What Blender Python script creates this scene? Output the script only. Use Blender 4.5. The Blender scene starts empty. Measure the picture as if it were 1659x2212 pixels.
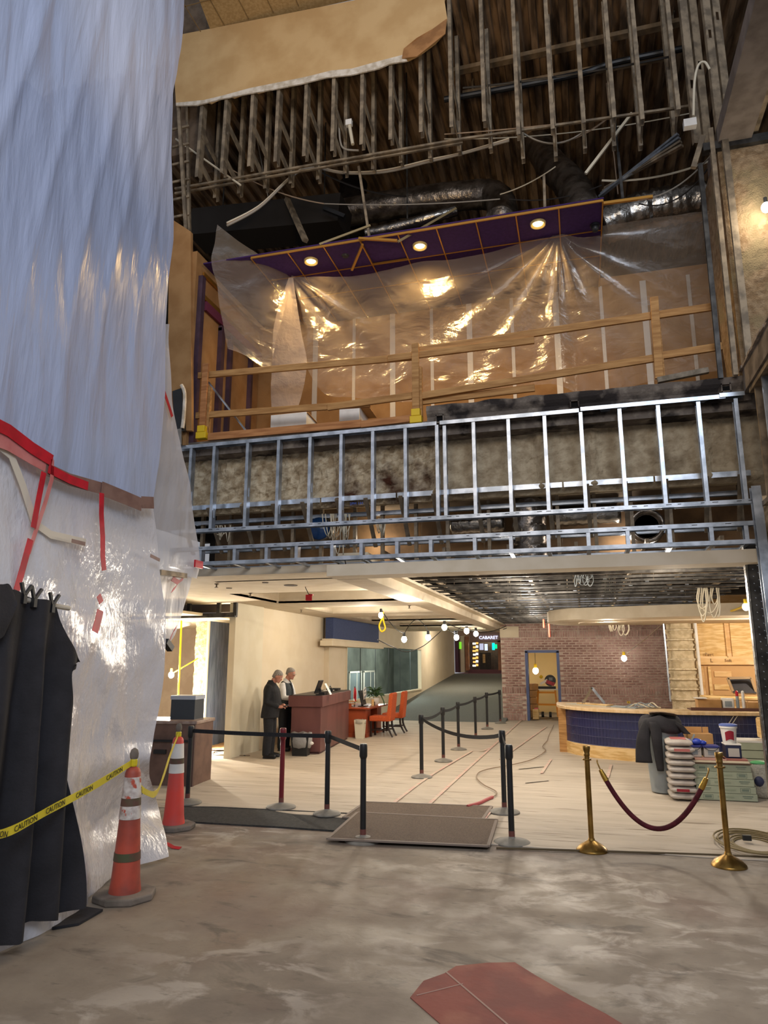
import bpy, math, random
from mathutils import Vector as V, Matrix, noise
S = bpy.context.scene
C = S.collection
RN = random.Random(11)
pi = math.pi

# ------------------------------------------------ camera, world, light, exposure
F, CX, CY, EYE = 1520.0, 829.5, 1106.0, 1.85
PITCH, YAW = math.atan(322 / F), math.radians(15.45)
cd = bpy.data.cameras.new('camera'); cam = bpy.data.objects.new('camera', cd); C.objects.link(cam)
cam.location = (0, 0, EYE); cam.rotation_euler = (pi / 2 + PITCH, 0, YAW)
cd.sensor_fit = 'VERTICAL'; cd.sensor_height = 24; cd.lens = 24 * F / 2212; cd.clip_end = 200
S.camera = cam
vs = S.view_settings
vs.view_transform = 'Standard'; vs.look = 'None'; vs.gamma = 1; vs.use_curve_mapping = False
vs.exposure = 0.0
w = bpy.data.worlds.new('world'); S.world = w; w.use_nodes = True
wb = w.node_tree.nodes['Background']
wb.inputs[0].default_value = (.90, .92, 1.0, 1); wb.inputs[1].default_value = .34

def lamp(name, kind, loc, energy, col, size=.1, target=None, spread=None, spot=None):
    l = bpy.data.lights.new(name, kind); l.energy = energy; l.color = col
    if kind == 'AREA':
        l.shape = 'RECTANGLE'
        l.size, l.size_y = (size if isinstance(size, tuple) else (size, size))
        if spread: l.spread = spread
    else:
        l.shadow_soft_size = size
        if spot: l.spot_size = spot; l.spot_blend = .6
    o = bpy.data.objects.new(name, l); C.objects.link(o); o.location = loc
    if target is not None:
        o.rotation_euler = (V(target) - V(loc)).to_track_quat('-Z', 'Y').to_euler()
    return o
# the atrium behind the camera: cool daylight from the upper right, warm house light, an added fascia fill
lamp('atrium_daylight', 'AREA', (3.2, -3.0, 8.5), 500, (.72, .83, 1.0), (4, 4), (-4.0, 4.5, 6.0))
lamp('atrium_house_light', 'AREA', (-.6, -4.0, 8.0), 330, (1.0, .86, .72), (5, 3), (-.5, 7, 2))
lamp('fascia_warm_fill', 'SPOT', (-1.0, 3.0, 5.0), 420, (1.0, .72, .40), .25, (-3.3, 8, 10.8), spot=math.radians(75))  # unseen spot added to warm the torn fascia

# ------------------------------------------------ picture-to-place helpers and mesh builder
_fw = V((-math.sin(YAW) * math.cos(PITCH), math.cos(YAW) * math.cos(PITCH), math.sin(PITCH)))
_rt = V((math.cos(YAW), math.sin(YAW), 0)); _up = _rt.cross(_fw); EY = V((0, 0, EYE))
def ray(x, y): return _fw * F + _rt * (x - CX) - _up * (y - CY)
def PZ(x, y, z=0.0): d = ray(x, y); return EY + d * ((z - EYE) / d.z)
def PY(x, y, Y): d = ray(x, y); return EY + d * (Y / d.y)
def PX(x, y, X): d = ray(x, y); return EY + d * (X / d.x)

ORG = {}
class MB:
    def __init__(s): s.v = []; s.f = []
    def add(s, vs_, fs):
        o = len(s.v); s.v += [V(q) for q in vs_]; s.f += [[i + o for i in f] for f in fs]; return s
    def box(s, c, d, rz=0, M=None):
        x, y, z = d[0] / 2, d[1] / 2, d[2] / 2
        m = M if M is not None else Matrix.Rotation(rz, 3, 'Z')
        q = [V(c) + m @ V((a * x, b * y, e * z)) for a in (-1, 1) for b in (-1, 1) for e in (-1, 1)]
        return s.add(q, [(0, 1, 3, 2), (4, 6, 7, 5), (0, 4, 5, 1), (2, 3, 7, 6), (0, 2, 6, 4), (1, 5, 7, 3)])
    def b2(s, a, b): return s.box([(a[i] + b[i]) / 2 for i in range(3)], [abs(b[i] - a[i]) for i in range(3)])
    def bar(s, p, q, w, h, up=(0, 0, 1)):
        p, q = V(p), V(q); d = q - p; L = d.length; d = d / L
        sd = d.cross(V(up))
        if sd.length < 1e-4: sd = d.cross(V((0, 1, 0)))
        sd.normalize(); u = sd.cross(d)
        m = Matrix((sd, d, u)).transposed()
        return s.box((p + q) / 2, (w, L, h), M=m)
    def tube(s, pts, r, n=8, cap=True):
        pts = [V(p) for p in pts]; N = len(pts)
        rs = r if isinstance(r, (list, tuple)) else [r] * N
        t0 = (pts[1] - pts[0]).normalized()
        a = t0.orthogonal().normalized(); o = len(s.v)
        for i, p in enumerate(pts):
            t = (pts[min(i + 1, N - 1)] - pts[max(i - 1, 0)])
            t = t.normalized() if t.length > 1e-9 else t0
            a = (a - t * a.dot(t))
            a = a.normalized() if a.length > 1e-6 else t.orthogonal().normalized()
            b = t.cross(a)
            for k in range(n):
                g = 2 * pi * k / n
                s.v.append(p + (a * math.cos(g) + b * math.sin(g)) * rs[i])
        for i in range(N - 1):
            for k in range(n):
                k2 = (k + 1) % n
                s.f.append([o + i * n + k, o + i * n + k2, o + (i + 1) * n + k2, o + (i + 1) * n + k])
        if cap:
            s.f.append([o + k for k in range(n)][::-1]); s.f.append([o + (N - 1) * n + k for k in range(n)])
        return s
    def lathe(s, prof, c=(0, 0, 0), n=20, M=None):
        rings = []
        for r, z in prof:
            rg = [V((r * math.cos(2 * pi * k / n), r * math.sin(2 * pi * k / n), z)) for k in range(n)]
            rings.append([V(c) + (M @ q if M is not None else q) for q in rg])
        return s.loft(rings)
    def loft(s, rings, cap=True):
        o = len(s.v); n = len(rings[0])
        for rg in rings: s.v += [V(q) for q in rg]
        for i in range(len(rings) - 1):
            for k in range(n):
                k2 = (k + 1) % n
                s.f.append([o + i * n + k, o + i * n + k2, o + (i + 1) * n + k2, o + (i + 1) * n + k])
        if cap:
            s.f.append([o + k for k in range(n)][::-1]); s.f.append([o + (len(rings) - 1) * n + k for k in range(n)])
        return s
    def ell(s, c, r, n=12, m=8, M=None):
        rings = []
        for i in range(m + 1):
            t = -pi / 2 + pi * i / m; t = max(-1.5, min(1.5, t))
            rg = [V((r[0] * math.cos(t) * math.cos(2 * pi * k / n), r[1] * math.cos(t) * math.sin(2 * pi * k / n), r[2] * math.sin(t))) for k in range(n)]
            rings.append([V(c) + (M @ q if M is not None else q) for q in rg])
        return s.loft(rings)
    def prism(s, poly, z0, z1):
        n = len(poly); o = len(s.v)
        s.v += [V((p[0], p[1], z0)) for p in poly] + [V((p[0], p[1], z1)) for p in poly]
        s.f.append([o + i for i in range(n)][::-1]); s.f.append([o + n + i for i in range(n)])
        for i in range(n):
            j = (i + 1) % n; s.f.append([o + i, o + j, o + n + j, o + n + i])
        return s
    def plate(s, pts, off):
        "a polygon of world points given thickness by the vector off"
        n = len(pts); o = len(s.v); off = V(off)
        s.v += [V(p) for p in pts] + [V(p) + off for p in pts]
        s.f.append([o + i for i in range(n)][::-1]); s.f.append([o + n + i for i in range(n)])
        for i in range(n):
            j = (i + 1) % n; s.f.append([o + i, o + j, o + n + j, o + n + i])
        return s
    def grid(s, rows):
        o = len(s.v); m = len(rows[0])
        for r in rows: s.v += [V(p) for p in r]
        for i in range(len(rows) - 1):
            for j in range(m - 1):
                s.f.append([o + i * m + j, o + i * m + j + 1, o + (i + 1) * m + j + 1, o + (i + 1) * m + j])
        return s
    def ribbon(s, pts, wvec, th=.002):
        "flat strip of width vector wvec (or a list of them) following pts"
        pts = [V(p) for p in pts]; N = len(pts)
        ws = wvec if isinstance(wvec, list) else [V(wvec)] * N
        for i in range(N):
            t = (pts[min(i + 1, N - 1)] - pts[max(i - 1, 0)])
            nn = t.cross(V(ws[i])).normalized() * th
            w2 = V(ws[i]) / 2
            s.v += [pts[i] - w2 - nn, pts[i] + w2 - nn, pts[i] + w2 + nn, pts[i] - w2 + nn]
        o = len(s.v) - 4 * N
        for i in range(N - 1):
            for k in range(4):
                k2 = (k + 1) % 4
                s.f.append([o + 4 * i + k, o + 4 * i + k2, o + 4 * i + 4 + k2, o + 4 * i + 4 + k])
        s.f += [[o, o + 3, o + 2, o + 1], [o + 4 * N - 4 + k for k in range(4)]]
        return s
    def chan(s, p, q, w, d, face=(0, -1, 0), th=.004, hole=0):
        "steel stud from p to q: flange of width w turned to face, web of depth d behind it"
        p, q, fc = V(p), V(q), V(face).normalized()
        ax = (q - p).normalized(); sd = ax.cross(fc).normalized()
        def bx(c0, c1, ws, df):
            m = Matrix((sd, fc, ax)).transposed(); L = (c1 - c0).length
            return s.box((c0 + c1) / 2, (ws, df, L), M=m)
        bx(p, q, w, th)
        wo = sd * (w / 2 - th / 2)
        if hole:
            L = (q - p).length; a, b = p + ax * (L * hole - .06), p + ax * (L * hole + .06)
            for c0, c1 in ((p, a), (b, q)): bx(c0 + wo - fc * d / 2, c1 + wo - fc * d / 2, th, d)
            for k in (.15, .85): bx(a + wo - fc * d * k, b + wo - fc * d * k, th, d * .3)
        else: bx(p + wo - fc * d / 2, q + wo - fc * d / 2, th, d)
        bx(p - fc * d, q - fc * d, w, th)
        return s
    def build(s, name, m, parent=None, world=True, smooth=False, loc=None, bev=0, remesh=0, sub=0):
        if parent is not None: off = ORG.get(parent.name, V((0, 0, 0))) if world else V((0, 0, 0))
        elif loc == 'base':
            xs = [q.x for q in s.v]; ys = [q.y for q in s.v]
            off = V(((min(xs) + max(xs)) / 2, (min(ys) + max(ys)) / 2, min(q.z for q in s.v)))
        else: off = V(loc) if loc is not None else V((0, 0, 0))
        me = bpy.data.meshes.new(name)
        me.from_pydata([tuple(q - off) for q in s.v], [], s.f)
        me.materials.append(m); me.validate()
        o = bpy.data.objects.new(name, me); C.objects.link(o)
        if parent is not None: o.parent = parent; ORG[o.name] = off
        else: o.location = off; ORG[o.name] = off
        if smooth:
            for pl in me.polygons: pl.use_smooth = True
            if smooth != 2 and not remesh:
                try: me.set_sharp_from_angle(angle=math.radians(40))
                except Exception: pass
        if remesh:
            r = o.modifiers.new('r', 'REMESH'); r.mode = 'VOXEL'; r.voxel_size = remesh; r.use_smooth_shade = True
            r2 = o.modifiers.new('s', 'SMOOTH'); r2.factor = .5; r2.iterations = 3
        if bev:
            b = o.modifiers.new('b', 'BEVEL'); b.width = bev; b.segments = 2; b.limit_method = 'ANGLE'
        if sub:
            b = o.modifiers.new('u', 'SUBSURF'); b.levels = sub; b.render_levels = sub
        return o

def tag(o, label=None, cat=None, group=None, kind=None):
    if label: o['label'] = label
    if cat: o['category'] = cat
    if group: o['group'] = group
    if kind: o['kind'] = kind
    return o
def thing(name, label, cat, loc=(0, 0, 0), rz=0, group=None):
    o = bpy.data.objects.new(name, None); C.objects.link(o); o.empty_display_size = .1
    o.location = loc; o.rotation_euler = (0, 0, rz); ORG[o.name] = V(loc)
    return tag(o, label, cat, group)
def part(src, parent, loc, rot=None):
    o = src.copy(); C.objects.link(o); o.parent = parent; o.location = loc
    if rot is not None: o.rotation_euler = rot
    return o
KIDS = {}
def dup(root, loc, rz=0, label=None, group=None, scale=None):
    r = root.copy(); C.objects.link(r); r.location = loc; r.rotation_euler = (0, 0, rz); ORG[r.name] = V(loc)
    if label: r['label'] = label
    if group: r['group'] = group
    if scale: r.scale = scale
    for ch in list(root.children):
        c = ch.copy(); C.objects.link(c); c.parent = r
        for g in ch.children:
            d = g.copy(); C.objects.link(d); d.parent = c
    return r
def struct(o): o['kind'] = 'structure'; return o
def text(parent, name, body, loc, size, m, rot=None, mat3=None, ext=.002, align='CENTER'):
    cu = bpy.data.curves.new(name, 'FONT'); cu.body = body; cu.size = size; cu.extrude = ext
    cu.align_x = align; cu.align_y = 'CENTER'; cu.resolution_u = 2
    t = bpy.data.objects.new(name + '_curve', cu)
    me = bpy.data.meshes.new_from_object(t); me.materials.clear(); me.materials.append(m)
    bpy.data.objects.remove(t)
    o = bpy.data.objects.new(name, me); C.objects.link(o)
    o.parent = parent; o.location = V(loc) - ORG.get(parent.name, V((0, 0, 0)))
    if mat3 is not None: o.rotation_euler = mat3.to_euler()
    elif rot: o.rotation_euler = rot
    return o
def crv(pts, n):
    pts = [V(p) for p in pts]; N = len(pts); out = []
    for i in range(n):
        t = i / (n - 1) * (N - 1); k = min(int(t), N - 2); u = t - k
        p0, p1, p2, p3 = pts[max(k - 1, 0)], pts[k], pts[k + 1], pts[min(k + 2, N - 1)]
        out.append(.5 * ((2 * p1) + (p2 - p0) * u + (2 * p0 - 5 * p1 + 4 * p2 - p3) * u * u + (3 * p1 - p0 - 3 * p2 + p3) * u ** 3))
    return out
def patch(rows, nu, nv):
    rr = [crv(r, nu) for r in rows]
    cols = [crv([r[j] for r in rr], nv) for j in range(nu)]
    return [[cols[j][i] for j in range(nu)] for i in range(nv)]
def nz(x, y=0, z=0): return noise.noise(V((x, y, z)))
def sag(a, b, d, n=12):
    a, b = V(a), V(b)
    return [a.lerp(b, i / (n - 1)) - V((0, 0, 4 * d * (i / (n - 1)) * (1 - i / (n - 1)))) for i in range(n)]

# ------------------------------------------------ materials
def hx(h):
    h = h.lstrip('#'); c = [int(h[i:i + 2], 16) / 255 for i in (0, 2, 4)]
    return tuple(x / 12.92 if x <= .04045 else ((x + .055) / 1.055) ** 2.4 for x in c) + (1,)
def M(name, c, rough=.6, metal=0, c2=None, sc=6, bump=0, bs=None, spec=.4, c3=None, sc3=2, lo=.4, hi=.6, st=(1, 1, 1), emit=None, es=0, lo3=.5, hi3=.6, det=5):
    m = bpy.data.materials.new(name); m.use_nodes = True; nt = m.node_tree; N = nt.nodes; L = nt.links
    b = N['Principled BSDF']; b.inputs['Roughness'].default_value = rough; b.inputs['Metallic'].default_value = metal
    b.inputs['Specular IOR Level'].default_value = spec; b.inputs['Base Color'].default_value = hx(c)
    tc = N.new('ShaderNodeTexCoord'); mp = N.new('ShaderNodeMapping'); mp.inputs['Scale'].default_value = st
    L.new(tc.outputs['Object'], mp.inputs['Vector'])
    def nse(scale):
        n = N.new('ShaderNodeTexNoise'); n.inputs['Scale'].default_value = scale; n.inputs['Detail'].default_value = det
        L.new(mp.outputs[0], n.inputs['Vector']); return n
    def ramp(src, l, h):
        r = N.new('ShaderNodeMapRange'); r.inputs['From Min'].default_value = l; r.inputs['From Max'].default_value = h
        L.new(src, r.inputs['Value']); return r.outputs[0]
    col = None
    def mix(fac, a, bcol):
        x = N.new('ShaderNodeMix'); x.data_type = 'RGBA'; L.new(fac, x.inputs['Factor'])
        if isinstance(a, tuple): x.inputs['A'].default_value = a
        else: L.new(a, x.inputs['A'])
        x.inputs['B'].default_value = bcol; return x.outputs['Result']
    if c2: col = mix(ramp(nse(sc).outputs['Fac'], lo, hi), hx(c), hx(c2))
    if c3: col = mix(ramp(nse(sc3).outputs['Fac'], lo3, hi3), col or hx(c), hx(c3))
    if col is not None: L.new(col, b.inputs['Base Color'])
    if bump:
        bn = N.new('ShaderNodeBump'); bn.inputs['Strength'].default_value = bump; bn.inputs['Distance'].default_value = .02
        L.new(nse(bs or sc * 3).outputs['Fac'], bn.inputs['Height']); L.new(bn.outputs[0], b.inputs['Normal'])
    if emit: b.inputs['Emission Color'].default_value = hx(emit); b.inputs['Emission Strength'].default_value = es
    return m
def film(name, c, clear, rough=.25, sc=(2, 2, 2), bump=.5, gl=.25, tr=.5, fine=14, gmul=.6):
    "thin polythene: part see-through, part scattering on both sides, with a soft gloss"
    m = bpy.data.materials.new(name); m.use_nodes = True; nt = m.node_tree; N = nt.nodes; L = nt.links
    N.remove(N['Principled BSDF']); out = N['Material Output']
    df = N.new('ShaderNodeBsdfDiffuse'); tl = N.new('ShaderNodeBsdfTranslucent'); tp = N.new('ShaderNodeBsdfTransparent'); g = N.new('ShaderNodeBsdfGlossy')
    df.inputs[0].default_value = tl.inputs[0].default_value = hx(c); g.inputs['Roughness'].default_value = rough
    g.inputs[0].default_value = (1, 1, 1, 1)
    tc = N.new('ShaderNodeTexCoord'); mp = N.new('ShaderNodeMapping'); mp.inputs['Scale'].default_value = sc
    L.new(tc.outputs['Object'], mp.inputs[0])
    n1 = N.new('ShaderNodeTexNoise'); n1.inputs['Scale'].default_value = 3; n1.inputs['Detail'].default_value = 6
    n1.inputs['Distortion'].default_value = .8
    n2 = N.new('ShaderNodeTexNoise'); n2.inputs['Scale'].default_value = fine; n2.inputs['Detail'].default_value = 3
    L.new(mp.outputs[0], n1.inputs['Vector']); L.new(mp.outputs[0], n2.inputs['Vector'])
    ad = N.new('ShaderNodeMath'); ad.operation = 'MULTIPLY_ADD'; ad.inputs[1].default_value = .3
    L.new(n2.outputs['Fac'], ad.inputs[0]); L.new(n1.outputs['Fac'], ad.inputs[2])
    bp = N.new('ShaderNodeBump'); bp.inputs['Strength'].default_value = bump; bp.inputs['Distance'].default_value = .06
    L.new(ad.outputs[0], bp.inputs['Height'])
    for q in (df, g, tl): L.new(bp.outputs[0], q.inputs['Normal'])
    m1 = N.new('ShaderNodeMixShader'); m1.inputs[0].default_value = tr; L.new(df.outputs[0], m1.inputs[1]); L.new(tl.outputs[0], m1.inputs[2])
    m2 = N.new('ShaderNodeMixShader'); m2.inputs[0].default_value = clear; L.new(m1.outputs[0], m2.inputs[1]); L.new(tp.outputs[0], m2.inputs[2])
    m3 = N.new('ShaderNodeMixShader')
    lw = N.new('ShaderNodeLayerWeight'); lw.inputs['Blend'].default_value = .5; L.new(bp.outputs[0], lw.inputs['Normal'])
    gk = N.new('ShaderNodeMath'); gk.operation = 'MULTIPLY'; gk.inputs[1].default_value = gmul; gk.use_clamp = True; pw_ = N.new('ShaderNodeMath'); pw_.operation = 'POWER'; pw_.inputs[1].default_value = 2.2; L.new(lw.outputs['Facing'], pw_.inputs[0]); L.new(pw_.outputs[0], gk.inputs[0])
    L.new(gk.outputs[0], m3.inputs[0]); L.new(m2.outputs[0], m3.inputs[1]); L.new(g.outputs[0], m3.inputs[2])
    L.new(m3.outputs[0], out.inputs[0]); return m
def glow(name, c, s):
    m = bpy.data.materials.new(name); m.use_nodes = True; N = m.node_tree.nodes; N.remove(N['Principled BSDF'])
    e = N.new('ShaderNodeEmission'); e.inputs[0].default_value = hx(c); e.inputs[1].default_value = s
    m.node_tree.links.new(e.outputs[0], N['Material Output'].inputs[0]); return m

def concrete_mat():
    m = bpy.data.materials.new('concrete'); m.use_nodes = True; nt = m.node_tree; N = nt.nodes; L = nt.links; b = N['Principled BSDF']
    tc = N.new('ShaderNodeTexCoord')
    def ns(scale, det=8, st=(1, 1, 1), dist=0):
        mp = N.new('ShaderNodeMapping'); mp.inputs['Scale'].default_value = st; L.new(tc.outputs['Object'], mp.inputs[0])
        n = N.new('ShaderNodeTexNoise'); n.inputs['Scale'].default_value = scale; n.inputs['Detail'].default_value = det; n.inputs['Distortion'].default_value = dist; n.inputs['Roughness'].default_value = .62
        L.new(mp.outputs[0], n.inputs['Vector']); return n.outputs['Fac']
    def mr(x, a, c, lo=0, hi=1):
        r = N.new('ShaderNodeMapRange'); r.inputs['From Min'].default_value = a; r.inputs['From Max'].default_value = c; r.inputs['To Min'].default_value = lo; r.inputs['To Max'].default_value = hi; L.new(x, r.inputs['Value']); return r.outputs[0]
    def mul(x, y):
        q = N.new('ShaderNodeMath'); q.operation = 'MULTIPLY'; L.new(x, q.inputs[0]); L.new(y, q.inputs[1]); return q.outputs[0]
    def mx(f, a, c):
        x = N.new('ShaderNodeMix'); x.data_type = 'RGBA'; L.new(f, x.inputs['Factor'])
        if isinstance(a, tuple): x.inputs['A'].default_value = a
        else: L.new(a, x.inputs['A'])
        x.inputs['B'].default_value = c; return x.outputs['Result']
    zone = mr(ns(.28, 2), .44, .56)
    c = mx(mr(ns(.9, 8), .36, .64), hx('#8b8072'), hx('#6e6358'))
    c = mx(mr(ns(.45, 4), .50, .66, 0, .7), c, hx('#7d685c'))
    c = mx(mul(mr(ns(2.2, 11, (1, 1.5, 1), .6), .50, .60, 0, .85), zone), c, hx('#aca398'))
    c = mx(mr(ns(1.7, 10, (.8, 1.6, 1), .8), .57, .66, 0, .8), c, hx('#5a5149'))
    c = mx(mr(ns(9, 8, (.6, 1.6, 1)), .60, .70, 0, .6), c, hx('#50483f'))
    L.new(c, b.inputs['Base Color'])
    L.new(mr(ns(1.6, 8), .4, .62, .52, .85), b.inputs['Roughness'])
    bp = N.new('ShaderNodeBump'); bp.inputs['Strength'].default_value = .35; bp.inputs['Distance'].default_value = .012
    L.new(ns(5, 10, (1, 1.4, 1), .5), bp.inputs['Height']); L.new(bp.outputs[0], b.inputs['Normal'])
    return m
concrete = concrete_mat()
paper = M('floor_paper', '#bdb1a1', .7, 0, '#aca08f', 1.0, .3, 7, .3, '#8d8070', 2.4, .35, .7, (.5, 5, 1), lo3=.60, hi3=.68)
galv = M('galvanised_steel', '#bcc4cf', .32, .75, '#8f97a1', 5, .03, 30, .5)
galvd = M('dusty_steel', '#96866f', .6, .3, '#6b5f4f', 7, .1, 40, .4)
darksteel = M('dark_steel', '#4a4845', .5, .5, '#2c2a28', 6, .1)
firep = M('fireproofing', '#93836b', .95, 0, '#6d5d49', 7, .9, 26, .1, '#45352a', 2.2, .4, .62, lo3=.60, hi3=.70)
fireprust = M('stained_fireproofing', '#c4b59a', .95, 0, '#9c8a6f', 9, .9, 30, .1, '#43281d', 1.5, .42, .6, lo3=.55, hi3=.66)
firelight = M('pale_fireproofing', '#b3a48a', .95, 0, '#98886f', 8, .7, 34, .1, '#7d6e58', 2.2, .4, .62, lo3=.58, hi3=.70)
soot = M('sooty_concrete', '#665d55', .9, 0, '#948a7d', 7, .5, 30, .2, '#2f2a28', 3, .5, .75)
deckm = M('metal_deck', '#977b5e', .75, .1, '#594735', 3, .3, 20, .3, st=(3, .5, 1))
tan = M('tan_drywall', '#c9a878', .85, 0, '#bb9868', 2, .08, 60, .2)
paperback = M('torn_board', '#a8794a', .9, 0, '#8d6239', 5, .3)
gyp = M('gypsum_edge', '#d9cfc0', .9, 0, '#b8ab97', 9, .5)
tile = M('ceiling_tile', '#b59a6e', .9, 0, '#a58a5f', 30, .2, 80, .1)
brownboard = M('brown_board', '#a67e52', .85, 0, '#976f45', 3, .1, 40, .2)
strip = M('joint_strip', '#c9c0b4', .5, .3)
purple = M('purple_panel', '#3b2355', .8, 0, '#351f4e', 20, .1, 60, .2)
gold = M('gold_tee', '#b8863c', .35, .7)
wood = M('lumber', '#b98d58', .7, 0, '#976c3e', 5, .15, 20, .25, st=(.6, 6, 6), lo=.35, hi=.65)
woodr = M('reddish_lumber', '#b57f50', .7, 0, '#96623a', 5, .15, 20, .25, st=(.6, 6, 6), lo=.35, hi=.65)
ply = M('plywood', '#dbb47e', .65, 0, '#caa066', 3, .05, 20, .3, st=(1, 1, 5), c3='#e3c190', sc3=1.5)
plypale = M('pale_plywood', '#dfc08a', .65, 0, '#c9a265', 4, .05, 20, .3, st=(1, 1, 6))
yellow = M('yellow_plastic', '#d9b51c', .5)
cream = M('cream_wall', '#dccfb7', .8, 0, '#d8cab0', 2, .05, 30, .3)
creamc = M('cream_ceiling', '#d6cab5', .85, 0, '#cdc0a9', 3, .04, 30, .2)
pillarm = M('pale_pillar', '#d8d0ba', .7, 0, '#d2c9b1', 2, .05, 30, .3)
greywall = M('taupe_wall', '#b5a694', .8, 0, '#ab9b89', 3)
navy = M('navy_panel', '#3f4d68', .32, 0, '#5d6a84', 6, .1, 20, .6, st=(2, 2, .4))
navyf = M('navy_fabric', '#3c4a70', .8, 0, '#35426a', 30)
ramp_m = M('ramp_carpet', '#727572', .95, 0, '#666966', 40, .2, 90, .1)
brickm = M('brick', '#b3938a', .85, 0, '#9a786f', 4, .4, 40, .2, '#bba79d', 5, lo3=.58, hi3=.68)
brick2 = M('dark_brick', '#9c7a71', .85, 0, '#85645c', 5, .4, 40, .2, '#a08377', 6, lo3=.6, hi3=.68)
mortar = M('mortar', '#d2c1b4', .95, 0, '#c0aea0', 8, .4)
navytile = M('navy_tile', '#1e2348', .25, 0, '#272c54', 3, .03, 30, .6)
grout = M('grout', '#8f92b0', .8)
black = M('black_satin', '#141517', .45, 0, '#1b1c1e', 6, .03, 30, .5)
belt = M('black_webbing', '#191a1d', .85, 0, '#222327', 60)
blackcloth = M('black_cloth', '#28272a', .85, 0, '#302f33', 4, .15, 60, .25)
redpost = M('dark_red_enamel', '#6d2028', .35)
greybase = M('dusty_base', '#8c8880', .7, .1, '#77736b', 6, .1)
brass = M('brass', '#a88547', .3, .9, '#7d6130', 5, .05, 30)
velvet = M('velvet', '#571723', .75, 0, '#451019', 20, .1, 60, .3)
orange = M('orange_plastic', '#b04c3a', .55, 0, '#8e4236', 4, .1, 20, .4, '#6d4136', 7, lo3=.58, hi3=.75)
orange2 = M('bright_orange_plastic', '#d8473c', .5, 0, '#c74f48', 4)
refl = M('worn_reflective_band', '#cfc9c4', .4, 0, '#9d8d86', 12, c3='#b2513f', sc3=14, lo3=.55, hi3=.6)
rubber = M('dusty_rubber', '#5f5850', .9, 0, '#7b7168', 5, .2)
greenb = M('olive_band', '#4a4f36', .7, 0, '#5f4338', 8)
tapey = M('caution_tape', '#d6c52b', .4, 0, '#c7b726', 5)
inkm = M('black_ink', '#16140f', .6)
inkb = M('brown_ink', '#6b4a2a', .7)
redtape = M('red_tape', '#c2182c', .35, 0, '#a81526', 8)
browntape = M('brown_tape', '#84685f', .5, 0, '#775a52', 8)
matd = M('charcoal_mat', '#3b3a38', .95, 0, '#2f2e2d', 30, .3, 120)
matb = M('brown_mat', '#6e5f52', .95, 0, '#5f5146', 60, .4, 160)
maple = M('mahogany', '#6f4744', .45, 0, '#623d3b', 3, .02, 20, .4, st=(1, 1, .3))
desk_m = M('cherry_wood', '#a04b2c', .35, 0, '#8a3d24', 3, .02, 20, .5, st=(1, 1, .3))
orfab = M('orange_fabric', '#c2582c', .8, 0, '#b34e26', 30, .05)
legm = M('dark_leg', '#241512', .4)
white = M('white_plastic', '#e3e0da', .45, 0, '#d6d2cb', 5)
card = M('cardboard', '#bf935f', .85, 0, '#ad824f', 4)
greyp = M('grey_plastic', '#8d9599', .55, 0, '#7f878b', 4, .05)
foil = M('foil', '#9c968e', .22, .95, '#77726b', 6, .9, 9, .6)
foildk = M('sooty_foil', '#8d847a', .28, .85, '#5d544b', 5, .9, 9, .5)
cable_w = M('pale_cable', '#cdc3ac', .5)
cable_g = M('grey_cable', '#8c857a', .5)
cable_d = M('dark_cable', '#24211f', .5)
cable_y = M('yellow_cord', '#e2bf22', .45)
cable_b = M('brown_cord', '#8d7863', .6)
skin = M('skin', '#b5806c', .5, 0, '#a87260', 20)
hairm = M('grey_hair', '#6a6460', .7, 0, '#9a948e', 40, st=(1, 1, 4))
suit = M('black_suit', '#16171b', .85, 0, '#1b1c21', 30)
vest = M('grey_vest', '#2d3338', .75, 0, '#343b40', 30)
shirt = M('white_shirt', '#d8d8d8', .7, 0, '#c8c8c8', 8)
shoe = M('black_shoe', '#0d0d0f', .4)
bulbm = glow('bulb_glow', '#fff6e4', 40)
warmglow = glow('downlight_glow', '#ffdf9a', 14)
# ================================================ STRUCTURE
b = MB()
nx, ny = 90, 60
b.grid([[V((-9 + 20 * i / nx, -4 + 48 * j / ny, 0)) for i in range(nx + 1)] for j in range(ny + 1)])
floor = struct(b.build('floor', concrete))
def redpatch():
    pts = [(985, 2088), (1052, 2081), (1112, 2080), (1160, 2110), (1230, 2150), (1310, 2192), (1420, 2260), (1000, 2300), (950, 2212), (886, 2156), (915, 2120), (960, 2104)]
    p = MB().prism([PZ(x, y) for x, y in pts][::-1], -.004, .004)
    redp = M('worn_red_paint', '#83453c', .7, 0, '#74403a', 3, .1, 20, .3, '#95604f', 2, lo3=.55, hi3=.75)
    p.build('paint_patch', redp, floor)
    l = MB()
    l.bar(PZ(964, 2100, .005), PZ(1140, 2250, .005), .012, .002); l.bar(PZ(900, 2150, .005), PZ(1000, 2125, .005), .008, .002)
    l.build('paint_seam', M('seam_grey', '#9a7f74', .8), floor)
redpatch()

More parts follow.
